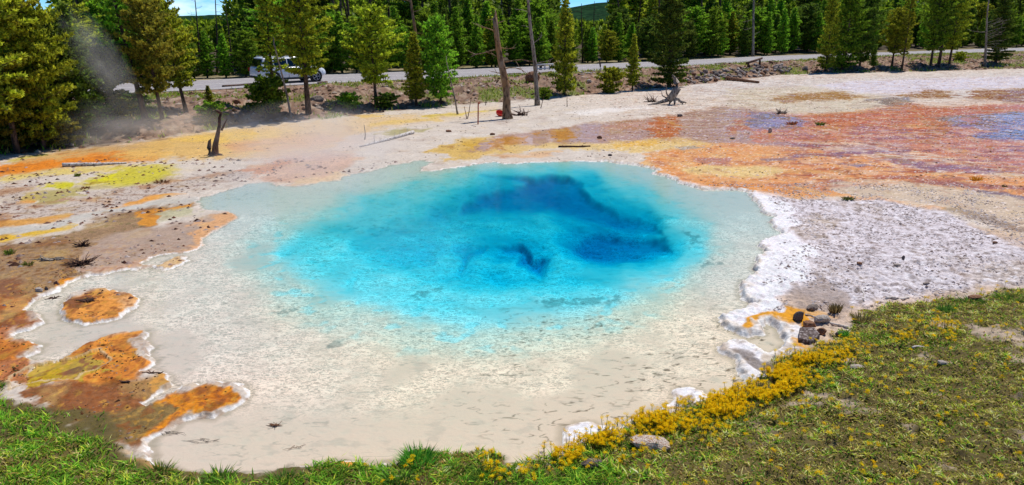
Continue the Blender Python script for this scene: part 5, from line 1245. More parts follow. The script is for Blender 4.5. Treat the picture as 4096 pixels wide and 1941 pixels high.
# log rail on two short posts
X, Y, Zg = on_ground(2985, 268); X1, Y1, Z1 = on_ground(3045, 264)
br = empty('log_rail', (X, Y, Zg)); d = Vector((X1 - X, Y1 - Y, Z1 - Zg))
mb = MB(); mb.tube([Vector((0, 0, .42)), d * .5 + Vector((0, 0, .43)), d + Vector((0, 0, .45))], [.09, .10, .09], 8, jit=.05); mb.build('rail', M['dark_wood'], br)
for q in (.12, .88):
    mb = MB(); mb.tube([d * q + Vector((0, 0, -.1)), d * q + Vector((0, 0, .34))], [.10, .09], 7); mb.build('post', M['dark_wood'], br)
tag(br, 'dark log rail on two stub posts above the stone pile', 'barrier')

# pale rail beside the road
X, Y = P(2145, 281, ROAD_Z); X1, Y1 = P(2213, 278, ROAD_Z)
rl = empty('guard_rail', (X, Y, ROAD_Z)); d = Vector((X1 - X, Y1 - Y, 0))
for z0, z1 in ((.07, .15), (.40, .50)):
    mb = MB(); mb.tube([Vector((0, 0, (z0 + z1) / 2)), d + Vector((0, 0, (z0 + z1) / 2))], [.055, .055], 6); mb.build('rail', M['rail'], rl)
for q in (.05, .5, .78, .97):
    mb = MB(); p = d * q; mb.box((p.x - .06, p.y + .03, 0), (p.x + .06, p.y + .13, .46)); mb.build('post', M['rail'], rl, smooth=False)
mb = MB(); p = d * .18; p2 = d * .34; mb.box((p.x, p.y + .16, .02), (p2.x, p2.y + .22, .42)); mb.build('panel', M['trim'], rl, smooth=False)
tag(rl, 'low pale rail with posts beside the road behind the thin grey snag', 'railing')

X, Y, Zg = on_ground(2401, 288)
mk = empty('marker_post', (X, Y, Zg)); k = (Y * CP + CAM_H * SP) / F
mb = MB(); mb.tube([Vector((0, 0, 0)), Vector((0, 0, 20 * k))], [2.2 * k, 2.2 * k], 6); mb.build('base', M['rail'], mk)
mb = MB(); mb.tube([Vector((0, 0, 20 * k)), Vector((-4 * k, 0, 44 * k))], [3.0 * k, 3.2 * k], 6); mb.build('post', M['dark_wood'], mk)
tag(mk, 'thin roadside marker post, dark above and pale below', 'post')

# rusty little post and orange bowl by the snag
X, Y, Zg = on_ground(1912, 498)
mk = empty('metal_post', (X, Y, Zg)); k = (Y * CP + CAM_H * SP) / F
mb = MB(); mb.tube([Vector((0, 0, -.05)), Vector((2 * k, 0, 84 * k))], [2.6 * k, 2.6 * k], 7); mb.build('post', M['rust'], mk)
mb = MB(); mb.tube([Vector((1 * k, 0, 84 * k)), Vector((9 * k, 0, 85 * k))], [4 * k, 3 * k], 7); mb.build('cap', M['rust'], mk)
tag(mk, 'rusty red post standing alone left of the orange bowl', 'post')
for (u0, v0, u1, v1, lab) in [(1866, 476, 1857, 428, 'left stick of a V-shaped pair of bare stems'), (1869, 476, 1884, 396, 'right taller stick of a V-shaped pair of bare stems'), (1942, 422, 1944, 374, 'short bare stem behind the rusty post'), (2162, 433, 2178, 378, 'bent bare stem right of the thin grey snag'), (2268, 428, 2269, 390, 'single bare stem on the white flat before the narrow pine'), (1458, 560, 1456, 500, 'faint bare stem behind the steam left of the bleached pole')]:
    dead_tree('dead_sapling', (u0, v0), (u1, v1), .022, .010, M['dark_wood'], lab, broken=False, n=5, cat='stem', bend=.05)
twig_bundle('dead_branch', 2085, 462, 100, 40, 26, M['dark_wood'], 'wiry dark twigs on the ground right of the snag foot', rpx=1.2, up=.9)
X, Y, Zg = on_ground(2001, 466); k = (Y * CP + CAM_H * SP) / F
mb = MB(); nn = 14; rings = []
for j in range(6):
    a = j / 5 * math.pi * .5; r_ = 17 * k * math.sin(a) + .002; rings.append((r_, -17 * k * math.cos(a)))
vv = []; ff = []
for (r_, zz_) in rings:
    for i in range(nn): vv.append((r_ * math.cos(6.283 * i / nn), r_ * math.sin(6.283 * i / nn), zz_))
for j in range(5):
    for i in range(nn): ff.append((j * nn + i, j * nn + (i + 1) % nn, (j + 1) * nn + (i + 1) % nn, (j + 1) * nn + i))
ff.append(tuple(range(nn)))
mb.add(vv, ff); bowl = mb.build('plastic_bowl', M['orange_plastic']); bowl.location = (X, Y, Zg + 17 * k); bowl.rotation_euler = (R(25), R(12), 0)
sm_ = bowl.modifiers.new('wall', 'SOLIDIFY'); sm_.thickness = .012
tag(bowl, 'bright orange-red bowl lodged against the foot of the broken snag', 'bowl')

# ---------------------------------------------------------------- rocks
import bmesh
def rock_mesh(seed, sub=2, flat=.7, rough=.22):
    bm = bmesh.new(); bmesh.ops.create_icosphere(bm, subdivisions=sub, radius=1.0)
    rr = random.Random(seed); pl = [(Vector((rr.gauss(0, 1), rr.gauss(0, 1), rr.gauss(0, 1))).normalized(), rr.uniform(.55, .9)) for _ in range(7)]
    for v_ in bm.verts:
        p = v_.co.copy()
        for n_, d_ in pl:
            q = p.dot(n_)
            if q > d_: p -= n_ * (q - d_) * .85
        v_.co = Vector((p.x, p.y * .85, p.z * flat)) * (1 + rr.uniform(-rough, rough) * .35)
    me = bpy.data.meshes.new('rock'); bm.to_mesh(me); bm.free()
    return me
ROCKS = [rock_mesh(i) for i in range(7)]
RM = {}
def rock_data(i, mat):
    if (i, mat) not in RM:
        m_ = ROCKS[i].copy(); m_.materials.append(M[mat]); RM[(i, mat)] = m_
    return RM[(i, mat)]
def rock(px, py, wpx, hpx, mat, label, rz=None, tilt=0, name='rock', depth=.8, cat='rock'):
    x, y, z = on_ground(px, py); k = (y * CP + CAM_H * SP) / F
    o = put(name, rock_data(random.randrange(7), mat)); o.location = (x, y, z + hpx * k * .30)
    o.scale = (wpx * k * .56, wpx * k * .5 * depth, hpx * k * .8); o.rotation_euler = (0, tilt, random.uniform(-.4, .4) if rz is None else rz)
    return tag(o, label, cat)
rock(2600, 1782, 150, 42, 'lichen_rock', 'lichen-spotted boulder among the yellow flowers', depth=1.0)
X, Y, Zg = on_ground(3232, 1358); k = (Y * CP + CAM_H * SP) / F
mb = MB(); bot = [(-52, -22), (-8, -40), (44, -6), (36, 30), (-20, 34)]
nb_ = len(bot); vv = [(a * k, b * k * 1.5, -4 * k) for a, b in bot] + [(a * k * .94, b * k * 1.4, (16 + (b + 40) * .22 + (a > 20) * 6) * k) for a, b in bot] + [(-4 * k, 2 * k, 27 * k)]
mb.add(vv, [tuple(range(nb_))[::-1]] + [(i, (i + 1) % nb_, (i + 1) % nb_ + nb_, i + nb_) for i in range(nb_)] + [(i + nb_, (i + 1) % nb_ + nb_, 2 * nb_) for i in range(nb_)])
sl = mb.build('rock', M['dark_rock'], smooth=False); sl.location = (X, Y, Zg); tag(sl, 'dark grey cracked slab on the orange patch at the grass edge', 'rock')
bv = sl.modifiers.new('edge', 'BEVEL'); bv.width = .006
rock(3285, 1340, 40, 36, 'brown_rock', 'brown block leaning on the dark cracked slab')
rock(3192, 1282, 36, 50, 'dark_rock', 'upright dark splinter rock on the orange patch', tilt=.4)
rock(3237, 1306, 56, 34, 'brown_rock', 'reddish-brown rock between slab and splinter')
rock(3290, 1288, 70, 36, 'pale_rock', 'pale rounded rock behind the bleached stick')
rock(3252, 1236, 54, 24, 'rock', 'grey half-buried rock above the orange patch')
rock(3362, 1345, 40, 26, 'dark_rock', 'small dark rock at the tip of the grass')
rock(3438, 1058, 24, 15, 'brown_rock', 'round brown stone on the white crust')
rock(3612, 1040, 16, 22, 'dark_rock', 'small dark upright stone on the white crust')
rock(3590, 1062, 30, 9, 'pale_rock', 'flat pale stone beside the small dark upright one')
rock(3980, 975, 20, 12, 'brown_rock', 'little brown stone far out on the white crust')
rock(3705, 1135, 30, 8, 'rock', 'dark flat stone in the middle of the white crust')
rock(3900, 1200, 60, 26, 'brown_rock', 'brown stone at the top of the right-hand grass')
rock(3770, 1455, 40, 18, 'pale_rock', 'pale stone in the right-hand grass')
rock(3430, 1475, 60, 20, 'pale_rock', 'pale flat stone in the grass behind the flowers')
rock(2370, 1865, 90, 34, 'dark_rock', 'dark earthy lump below the white ring at the flowers')
rock(158, 1165, 32, 22, 'pale_rock', 'pale block with dark side on the left shore')
rock(186, 1160, 16, 16, 'dark_rock', 'small dark stone right of the pale block')
rock(2130, 326, 54, 46, 'brown_rock', 'big brown boulder behind the thin grey snag', depth=1)
rock(3222, 277, 28, 24, 'dark_rock', 'dark rounded boulder right of the stone pile', depth=1)
rock(2357, 330, 22, 16, 'pale_rock', 'pale stone on the bank right of the narrow pine')
rock(1268, 404, 56, 30, 'rock', 'grey boulder on the bank right of the big leaning pine')
rock(1380, 392, 30, 14, 'rock', 'grey stone on the bank left of the round-crowned pine')
rock(945, 405, 36, 20, 'brown_rock', 'brown stone on the bank above the leaning stump')
rock(1000, 420, 24, 12, 'pale_rock', 'pale stone on the bank before the green shrub')
rock(2720, 466, 24, 14, 'dark_rock', 'dark stone at the corner of the rust-orange wet patch')
rock(2398, 555, 20, 14, 'brown_rock', 'brown stone on the wet mat behind the pool')
rock(2930, 556, 24, 8, 'dark_rock', 'small dark stone on the smooth wet mauve flat')
rock(3080, 530, 14, 22, 'pale_rock', 'white splinter stone on the orange flat')
rock(1795, 528, 26, 12, 'brown_rock', 'brown stone right of the bleached pole')
rock(1970, 540, 20, 10, 'brown_rock', 'small brown stone right of the pole before the snag')
rock(2440, 624, 16, 10, 'dark_rock', 'dark chip stone at the far rim of the pool')

# the pile of stones along the bank
sp = on_ground(2950, 300); pile = empty('stone_pile', sp); rr = random.Random(9); ns_ = 0
for i in range(150):
    u = rr.uniform(2735, 3170); lo = np.interp(u, [2735, 2850, 3000, 3170], [338, 326, 308, 290]); hi = np.interp(u, [2735, 2850, 3000, 3100, 3170], [300, 284, 268, 262, 276])
    w_ = rr.random(); v_ = lo + (hi - lo) * w_
    # stones lie on the sloping face of the bank, a little above the soil
    X, Y, Zg = on_ground(u, v_); k = (Y * CP + CAM_H * SP) / F
    o = put('stone', rock_data(rr.randrange(7), rr.choice(['rock', 'rock', 'pale_rock', 'brown_rock', 'dark_rock'])), pile)
    sz = rr.uniform(8, 17) * k * .75
    o.location = (X - sp[0], Y - sp[1], Zg - sp[2] + sz * rr.uniform(.1, .7)); o.scale = (sz * rr.uniform(.9, 1.4), sz * rr.uniform(.8, 1.1), sz * rr.uniform(.6, 1.0)); o.rotation_euler = (rr.uniform(-.5, .5), rr.uniform(-.5, .5), rr.uniform(0, 6.28))
tag(pile, 'long pile of grey and brown stones along the bank right of the dark pine', 'stone pile')

# ---------------------------------------------------------------- the white car
def make_car(X, Y, ang):
    car = empty('parked_car', (X, Y, ROAD_Z + .006), ang)
    Lc = 4.85
    # stations: x, lower z, belt z, half width low, half width belt
    st = [(-2.42, .48, .96, .74, .70), (-2.36, .36, 1.02, .84, .80), (-2.0, .28, 1.06, .92, .87), (-1.2, .26, 1.06, .945, .90), (0, .26, 1.04, .95, .905), (1.0, .26, 1.02, .945, .90), (1.45, .26, .99, .94, .86), (1.95, .28, .92, .90, .80), (2.28, .36, .84, .80, .68), (2.42, .44, .70, .66, .55)]
    v = []; f = []
    for (x_, zl, zb, wl, wb_) in st:
        zm = zl + (zb - zl) * .55
        ring = [(x_, -wl * .86, zl), (x_, -wl, zl + .10), (x_, -wl * 1.0, zm), (x_, -wb_, zb - .03), (x_, -wb_ * .9, zb + .02), (x_, 0, zb + .05), (x_, wb_ * .9, zb + .02), (x_, wb_, zb - .03), (x_, wl, zm), (x_, wl, zl + .10), (x_, wl * .86, zl)]
        v += ring
    n = 11
    for i in range(len(st) - 1):
        for j in range(n): f.append((i * n + j, i * n + (j + 1) % n, (i + 1) * n + (j + 1) % n, (i + 1) * n + j))
    f.append(tuple(range(n))[::-1]); f.append(tuple((len(st) - 1) * n + j for j in range(n)))
    mb = MB(); mb.add(v, f); body = mb.build('body', M['car_paint'], car)
    bv = body.modifiers.new('soft', 'SUBSURF'); bv.levels = 1; bv.render_levels = 2
    # cabin: pillars and roof in paint, glass panes proud of a dark core
    def cab(x0, x1, x2, x3, zb, zt, wb_, wt_, name, mat, grow=0.0):
        vv = [(x0 - grow, -wb_ - grow, zb), (x3 + grow, -wb_ - grow, zb), (x3 + grow, wb_ + grow, zb), (x0 - grow, wb_ + grow, zb), (x1 - grow, -wt_ - grow, zt), (x2 + grow, -wt_ - grow, zt), (x2 + grow, wt_ + grow, zt), (x1 - grow, wt_ + grow, zt)]
        m2 = MB(); m2.add(vv, [(0, 3, 2, 1), (4, 5, 6, 7), (0, 1, 5, 4), (1, 2, 6, 5), (2, 3, 7, 6), (3, 0, 4, 7)]); o = m2.build(name, mat, car, smooth=False)
        return o
    cb = cab(-2.28, -2.02, .45, 1.18, 1.0, 1.62, .86, .68, 'cabin_frame', M['car_paint']); b_ = cb.modifiers.new('b', 'BEVEL'); b_.width = .05; b_.segments = 3
    rf = MB(); rf.add([(-2.12, -.66, 1.61), (.42, -.66, 1.61), (.42, .66, 1.61), (-2.12, .66, 1.61), (-1.9, -.56, 1.70), (.15, -.56, 1.70), (.15, .56, 1.70), (-1.9, .56, 1.70)], [(0, 3, 2, 1), (4, 5, 6, 7), (0, 1, 5, 4), (1, 2, 6, 5), (2, 3, 7, 6), (3, 0, 4, 7)])
    ro = rf.build('roof', M['car_paint'], car, smooth=True); b_ = ro.modifiers.new('b', 'BEVEL'); b_.width = .04; b_.segments = 3
    def side(pts, s, name='window', mat=None, off=.006):
        # points (x, t) where t runs 0..1 from belt to roof edge
        vv = []
        for x_, t in pts: vv.append((x_, s * (.86 + (.68 - .86) * t + off), 1.0 + .62 * t))
        ww = [(a, b - s * .03, c) for a, b, c in vv]; k = len(vv)
        m2 = MB(); m2.add(vv + ww, [tuple(range(k)), tuple(range(k, 2 * k))[::-1]] + [(i, (i + 1) % k, (i + 1) % k + k, i + k) for i in range(k)])
        m2.build(name, mat or M['glass'], car, smooth=False)
    for s in (-1, 1):
        side([(-2.10, .12), (-1.42, .12), (-1.42, .9), (-1.92, .9)], s)
        side([(-1.34, .12), (-.48, .12), (-.48, .9), (-1.34, .9)], s)
        side([(-.40, .12), (.86, .12), (.40, .9), (-.40, .9)], s)
        for x0 in (-1.36, -.44, .95):
            m2 = MB(); m2.box((x0 - .006, s * .948 - .006, .36), (x0 + .006, s * .948 + .006, .98)); m2.build('door_seam', M['trim'], car, smooth=False)
        for x0 in (-1.25, -.33):
            m2 = MB(); m2.box((x0, s * .935 - .02, .90), (x0 + .18, s * .935 + .02, .93)); m2.build('door_handle', M['car_paint'], car, smooth=False)
        m2 = MB(); m2.box((-1.15, s * .945 - .02, .24), (1.15, s * .945 + .02, .34)); m2.build('sill_trim', M['trim'], car, smooth=False)
        m2 = MB(); m2.tube([(.80, s * .90, 1.04), (.86, s * 1.06, 1.06)], [.07, .08], 7); m2.build('mirror', M['car_paint'], car)
        m2 = MB(); m2.tube([(-1.9, s * .60, 1.73), (.1, s * .60, 1.73)], [.02, .02], 6); m2.build('roof_rail', M['rim'], car)
        m2 = MB(); m2.box((-2.44, s * .72 - .10, .78), (-2.34, s * .72 + .10, 1.0)); m2.build('tail_light', M['lamp_red'], car, smooth=False)
        m2 = MB(); m2.add([(2.05, s * .84, .72), (2.36, s * .66, .68), (2.36, s * .66, .58), (2.05, s * .87, .60), (2.0, s * .6, .8), (2.3, s * .5, .72), (2.3, s * .5, .58), (2.0, s * .6, .6)], [(0, 1, 2, 3), (4, 5, 1, 0), (5, 6, 2, 1), (4, 7, 6, 5), (7, 3, 2, 6), (0, 3, 7, 4)]); m2.build('headlight', M['lamp_white'], car, smooth=False)
        for wx_ in (-1.45, 1.50):
            ar_ = MB(); nn_ = 20
            ar_.tube([(wx_, s * .80, .37), (wx_, s * .957, .37)], [.43, .43], nn_); ar_.build('wheel_arch', M['trim'], car, smooth=False)
            wl_ = MB(); wl_.tube([(wx_, s * .74, .365), (wx_, s * .78, .365), (wx_, s * .94, .365), (wx_, s * .97, .365)], [.33, .365, .365, .33], 24); wh = wl_.build('wheel', M['tyre'], car)
            rm = MB(); rm.tube([(wx_, s * .955, .365), (wx_, s * .978, .365)], [.07, .06], 12)
            for q in range(5):
                a = q * 1.2566; dx, dz = math.cos(a), math.sin(a)
                for e_ in (-.13, .13):
                    rm.tube([(wx_ + math.cos(a) * .05, s * .972, .365 + math.sin(a) * .05), (wx_ + math.cos(a + e_) * .25, s * .978, .365 + math.sin(a + e_) * .25)], [.018, .016], 5)
            for q in range(24):
                a, b = q * .2618, (q + 1) * .2618
                rm.tube([(wx_ + math.cos(a) * .255, s * .976, .365 + math.sin(a) * .255), (wx_ + math.cos(b) * .255, s * .976, .365 + math.sin(b) * .255)], [.018, .018], 5, cap=False)
            rm.build('rim', M['rim'], wh)
    m2 = MB(); m2.add([(.50, -.62, 1.60), (1.14, -.78, 1.04), (1.14, .78, 1.04), (.50, .62, 1.60), (.47, -.62, 1.57), (1.1, -.78, 1.02), (1.1, .78, 1.02), (.47, .62, 1.57)], [(0, 1, 2, 3), (4, 7, 6, 5), (0, 4, 5, 1), (2, 6, 7, 3), (1, 5, 6, 2), (0, 3, 7, 4)])
    o = m2.build('windscreen', M['glass'], car, smooth=False); o.location = (.03, 0, .02)
    m2 = MB(); m2.add([(-2.08, -.60, 1.56), (-2.29, -.74, 1.10), (-2.29, .74, 1.10), (-2.08, .60, 1.56), (-2.05, -.60, 1.56), (-2.26, -.74, 1.10), (-2.26, .74, 1.10), (-2.05, .60, 1.56)], [(0, 1, 2, 3), (4, 7, 6, 5), (0, 4, 5, 1), (2, 6, 7, 3), (1, 5, 6, 2), (0, 3, 7, 4)])
    o = m2.build('rear_window', M['glass'], car, smooth=False); o.location = (-.02, 0, 0)
    m2 = MB(); m2.box((-2.47, -.24, .62), (-2.42, .24, .74)); m2.build('number_plate', M['paint'], car, smooth=False)
    m2 = MB(); m2.box((-2.44, -.72, .36), (-2.30, .72, .50)); m2.build('bumper', M['trim'], car, smooth=False)
    m2 = MB(); m2.box((2.28, -.45, .42), (2.435, .45, .56)); m2.build('grille', M['trim'], car, smooth=False)
    return tag(car, 'white estate car on the road, half hidden by pines, pointing right', 'car')
cx_, cy_, ca = road_pt(1152, 2.3)
make_car(cx_, cy_, ca)

# ---------------------------------------------------------------- grass, flowers and litter
def blade_mesh(name, pos, hgt, wid, cols, lean, mat, label, cat='grass'):
    n = len(pos); az = rng.uniform(0, 6.28, n)
    sdv = np.stack([np.cos(az), np.sin(az), np.zeros(n)], -1); ld = rng.uniform(0, 6.28, n)
    lv = np.stack([np.cos(ld), np.sin(ld), np.zeros(n)], -1) * (lean * hgt * rng.uniform(.3, 1.6, n))[:, None]
    up = np.zeros((n, 3)); up[:, 2] = hgt
    a = pos - sdv * wid[:, None] * .5; b = pos + sdv * wid[:, None] * .5
    m1 = pos + up * .6 + lv * .35 + sdv * wid[:, None] * .45; m0 = pos + up * .6 + lv * .35 - sdv * wid[:, None] * .45
    t = pos + up + lv
    t[:, 2] = np.maximum(t[:, 2], pos[:, 2] + .004)
    v = np.stack([a, b, m1, m0, t], 1).reshape(-1, 3); i = np.arange(n) * 5
    q = np.stack([i, i + 1, i + 2, i + 3], -1); tr = np.stack([i + 3, i + 2, i + 4, i + 4], -1)
    f = np.concatenate([np.stack([i, i + 1, i + 2], -1), np.stack([i, i + 2, i + 3], -1), np.stack([i + 3, i + 2, i + 4], -1)])
    me = mesh_np(name, v, f, mat, {'albedo': ('FLOAT_COLOR', np.repeat(cols, 5, 0))}, smooth=False)
    return tag(put(name, me), label, cat, kind='stuff')

def pick(n, x0, x1, y0, y1, cond):
    X = rng.uniform(x0, x1, n); Y = rng.uniform(y0, y1, n)
    Zp, s_, t_, g_ = field(Z0, X, Y), field(Sd0, X, Y), field(T0, X, Y), field(G0, X, Y)
    u, w = proj(X, Y, Zp)
    k = cond(X, Y, Zp, s_, t_, g_, u, w) & (u > -900) & (u < 4700) & (w < 2300)
    return X[k], Y[k], Zp[k], g_[k], u[k], w[k]

def mixc(a, b, t): return a[None, :] * (1 - t[:, None]) + b[None, :] * t[:, None]
GREEN = np.array([.19, .42, .03]); DKG = np.array([.07, .17, .02]); YG = np.array([.50, .52, .05]); STRAW = np.array([.68, .54, .20]); BRN = np.array([.30, .17, .06]); OLV = np.array([.36, .33, .06])
# foreground grass
X, Y, Zp, g_, u, w = pick(760000, -9.5, 11.5, 4.4, 14.5, lambda X, Y, Z_, s_, t_, g_, u, w: g_ > -.04)
dn = fbm(X * 1.2, Y * 1.2, 201, 4); bare = sm(.2, .5, fbm(X * 1.0, Y * 1.3, 181, 4)) * sm(2.2, 3.2, X)
dens_ = np.where(X < -2, sm(.0, .45, g_ + .1 * dn), 1.0) * np.clip(.8 + .7 * dn + .5 * fbm(X * 6, Y * 6, 206, 2), .10, 1) * (1 - .93 * bare) * np.clip(9.0 / Y, .45, 1.0) ** .8
k = rng.random(len(X)) < dens_
X, Y, Zp, g_, u, w = (q[k] for q in (X, Y, Zp, g_, u, w))
n = len(X); print('blades', n)
n1 = fbm(X * .8, Y * .8, 202, 4); n2 = fbm(X * 2.5, Y * 2.5, 203, 3)
dry = np.clip(.58 + .55 * sm(2.0, 6.0, X) + .25 * sm(1.0, 2.5, X) * sm(8.5, 6.5, Y) + .6 * n1, 0, 1)
dry = np.where(X < 1.0, np.clip(.22 + .8 * n1 + .5 * n2, 0, .8), np.clip(dry + .5 * n2, 0, 1))
r1 = rng.random(n); cols = mixc(GREEN, DKG, np.clip(rng.random(n) * .9, 0, 1))
cols = np.where((r1 < .35)[:, None], mixc(GREEN, YG, rng.random(n)), cols)
dsel = rng.random(n) < dry * .85
cols = np.where(dsel[:, None], np.where((rng.random(n) < .33)[:, None], STRAW[None], np.where((rng.random(n) < .5)[:, None], OLV[None], np.where((rng.random(n) < .6)[:, None], YG[None] * .8, BRN[None]))), cols)
cols = cols * rng.uniform(.7, 1.3, (n, 1))
clump = np.clip(fbm(X * 5.5, Y * 5.5, 205, 3), -.4, .8); cols = np.minimum(cols * (1.2 + 1.0 * clump)[:, None], .85)
hg = .8 * (.022 + .03 * rng.random(n) + .06 * np.clip(clump, 0, 1)) * (1 - .35 * dry) * np.where(X < 1.2, 1.25, 1.0)
blade_mesh('grass', np.stack([X, Y, Zp - .004], -1), hg, .008 + .006 * rng.random(n) + .0004 * Y, cols, 1.5, M['grass'], 'short green and straw-coloured grass on the near bank')
# bigger leafy tufts
def tuft(px, py, wpx, hpx, n, col_a, col_b, label, name='grass_tuft', cat='grass tuft'):
    x, y, z = on_ground(px, py); k = (y * CP + CAM_H * SP) / F; rr = np.random.default_rng(int(px) + int(py))
    a = rr.uniform(0, 6.28, n); r_ = np.sqrt(rr.random(n)) * wpx * k * .4
    pos = np.stack([r_ * np.cos(a), r_ * np.sin(a) * .8, np.zeros(n)], -1); az = rr.uniform(0, 6.28, n); wd = np.full(n, 3.2 * k)
    h_ = hpx * k * .72 * rr.uniform(.4, 1.1, n); out_ = pos * .9 + rr.normal(size=(n, 3)) * .02; out_[:, 2] = 0
    sdv = np.stack([np.cos(az), np.sin(az), np.zeros(n)], -1) * wd[:, None]; up = np.stack([np.zeros(n), np.zeros(n), h_], -1)
    v = np.stack([pos - sdv * .5, pos + sdv * .5, pos + up * .55 + out_ * .4 + sdv * .6, pos + up + out_, pos + up * .55 + out_ * .4 - sdv * .6], 1).reshape(-1, 3)
    i = np.arange(n) * 5; f = np.concatenate([np.stack([i, i + 1, i + 2], -1), np.stack([i, i + 2, i + 4], -1), np.stack([i + 4, i + 2, i + 3], -1)])
    t = rr.random(n); c = mixc(np.array(col_a), np.array(col_b), t) * 1.7
    o = put(name, mesh_np(name, v, f, M['grass'], {'albedo': ('FLOAT_COLOR', np.repeat(c, 5, 0))}, smooth=False)); o.location = (x, y, z - .01)
    return tag(o, label, cat)
tuft(1675, 1850, 150, 90, 260, (.05, .16, .02), (.10, .30, .03), 'lush bright green grass tuft leaning over the near shore')
tuft(1590, 1925, 120, 60, 160, (.04, .10, .015), (.12, .22, .03), 'green tuft at the bottom left of the lush one')
tuft(1135, 1925, 130, 55, 160, (.04, .12, .015), (.14, .24, .03), 'leafy tuft at the bottom edge left of centre')
tuft(880, 1915, 130, 60, 160, (.04, .12, .015), (.14, .24, .03), 'green tuft at the bottom where the soil meets the pool')
tuft(1340, 1910, 110, 50, 130, (.05, .10, .015), (.20, .24, .03), 'yellow-green tuft at the bottom, right of the leafy one')
tuft(640, 1885, 120, 46, 130, (.05, .10, .015), (.22, .24, .04), 'yellow-green tuft by the lower left soil')
tuft(1830, 1890, 110, 50, 130, (.04, .11, .015), (.16, .22, .03), 'green tuft right of the lush one at the near shore')
tuft(1930, 1915, 110, 60, 130, (.04, .11, .015), (.16, .22, .03), 'dark green tuft among the first yellow flowers')
tuft(3340, 1250, 50, 60, 120, (.10, .07, .03), (.20, .15, .06), 'brown dry tuft on the white crust above the slabs')
tuft(3445, 1290, 70, 60, 140, (.10, .08, .03), (.24, .20, .08), 'dry brown tuft at the corner of the right-hand grass')
tuft(3375, 1345, 40, 40, 80, (.06, .20, .02), (.12, .30, .03), 'small vivid green tuft beside the small dark rock')
tuft(3780, 1250, 60, 50, 120, (.04, .12, .02), (.10, .2, .03), 'dark green tuft at the top of the right-hand grass')
tuft(3880, 1215, 110, 32, 160, (.03, .09, .015), (.09, .17, .025), 'broad dark green tuft near the right edge')
tuft(4040, 1200, 120, 36, 200, (.04, .10, .015), (.14, .2, .03), 'green clump at the right edge where the grass begins')
tuft(3390, 798, 50, 18, 90, (.04, .05, .015), (.12, .12, .03), 'dark olive tuft on the lip of the white crust')
tuft(3905, 722, 44, 26, 80, (.35, .16, .02), (.45, .25, .03), 'orange-brown tuft on the pink flats')
tuft(3280, 500, 34, 18, 60, (.05, .09, .02), (.12, .15, .03), 'green moss clump in the orange-red wet flat')
tuft(3168, 498, 44, 20, 60, (.12, .04, .02), (.22, .08, .04), 'dark red tuft in the lavender wet flat')
tuft(4018, 748, 20, 12, 30, (.02, .03, .01), (.06, .07, .02), 'tiny dark clump near the right edge of the flats')
tuft(310, 705, 24, 20, 50, (.05, .07, .01), (.14, .16, .02), 'small olive tuft above the bright yellow patch')
tuft(645, 730, 60, 18, 70, (.10, .05, .02), (.2, .09, .04), 'dark reddish tuft at the right end of the yellow patch')
tuft(340, 754, 40, 14, 50, (.10, .05, .02), (.2, .09, .04), 'reddish-brown tuft below the bright yellow patch')
tuft(110, 1060, 46, 22, 60, (.05, .07, .01), (.15, .14, .03), 'faint green tuft on the left brown soil')
tuft(40, 1015, 40, 30, 60, (.05, .09, .01), (.15, .18, .03), 'green tuft at the left edge of the brown soil')
tuft(420, 1380, 20, 10, 30, (.05, .03, .01), (.1, .06, .02), 'scrap of dark weed at the shore of the big orange spit')

# yellow flowers
def fl_density(u, w):
    poly = [(2200, 1850), (2240, 1800), (2330, 1770), (2420, 1730), (2520, 1690), (2700, 1640), (2860, 1600), (2960, 1570), (3080, 1490), (3160, 1440), (3240, 1430), (3320, 1460), (3260, 1520), (3180, 1580), (3080, 1630), (2960, 1680), (2860, 1720), (2700, 1740), (2500, 1790), (2380, 1800), (2280, 1870)]
    d = sdf_poly(u, w, poly, 140)
    d2 = sdf_poly(u, w, [(3290, 1400), (3360, 1370), (3480, 1390), (3480, 1450), (3380, 1480), (3260, 1480)], 60); d3 = sdf_poly(u, w, [(3560, 1350), (3650, 1320), (3780, 1300), (3830, 1330), (3820, 1370), (3700, 1375), (3570, 1380)], 60)
    d4 = sdf_poly(u, w, [(1900, 1860), (2000, 1820), (2060, 1850), (2190, 1850), (2250, 1900), (2150, 1940), (1950, 1930)], 60)
    return np.clip(np.maximum.reduce([sm(-22, 34, d), sm(-25, 40, d2) * .35, sm(-20, 30, d3) * .35, sm(-30, 40, d4) * .14, np.full(u.shape, .010) + .05 * sm(-130, 0, d)]), 0, 1)
X, Y, Zp, g_, u, w = pick(125000, -1.5, 8.0, 5.2, 13.0, lambda X, Y, Z_, s_, t_, g_, u, w: (g_ > -.12) & (s_ < .12))
k = rng.random(len(X)) < fl_density(u, w) * np.clip(.62 + 1.3 * fbm(X * 2.2, Y * 2.2, 211, 3), .06, 1)
X, Y, Zp = X[k], Y[k], Zp[k]; n = len(X); print('flowers', n)
ht = np.where(rng.random(n) < .08, rng.uniform(.13, .24, n), rng.uniform(.05, .12, n)); top = np.stack([X + rng.normal(0, .02, n), Y + rng.normal(0, .02, n), Zp + ht], -1); bot = np.stack([X, Y, Zp - .01], -1)
vs_ = []; fs_ = []; cs_ = []; off = 0
sw = .003
v = np.stack([bot + [sw, 0, 0], bot - [sw, 0, 0], top - [sw * .7, 0, 0], top + [sw * .7, 0, 0]], 1).reshape(-1, 3); i = np.arange(n) * 4
vs_.append(v); fs_ += [np.stack([i, i + 1, i + 2], -1), np.stack([i, i + 2, i + 3], -1)]; cs_.append(np.repeat(np.array([[.10, .12, .03]]), len(v), 0)); off = len(v)
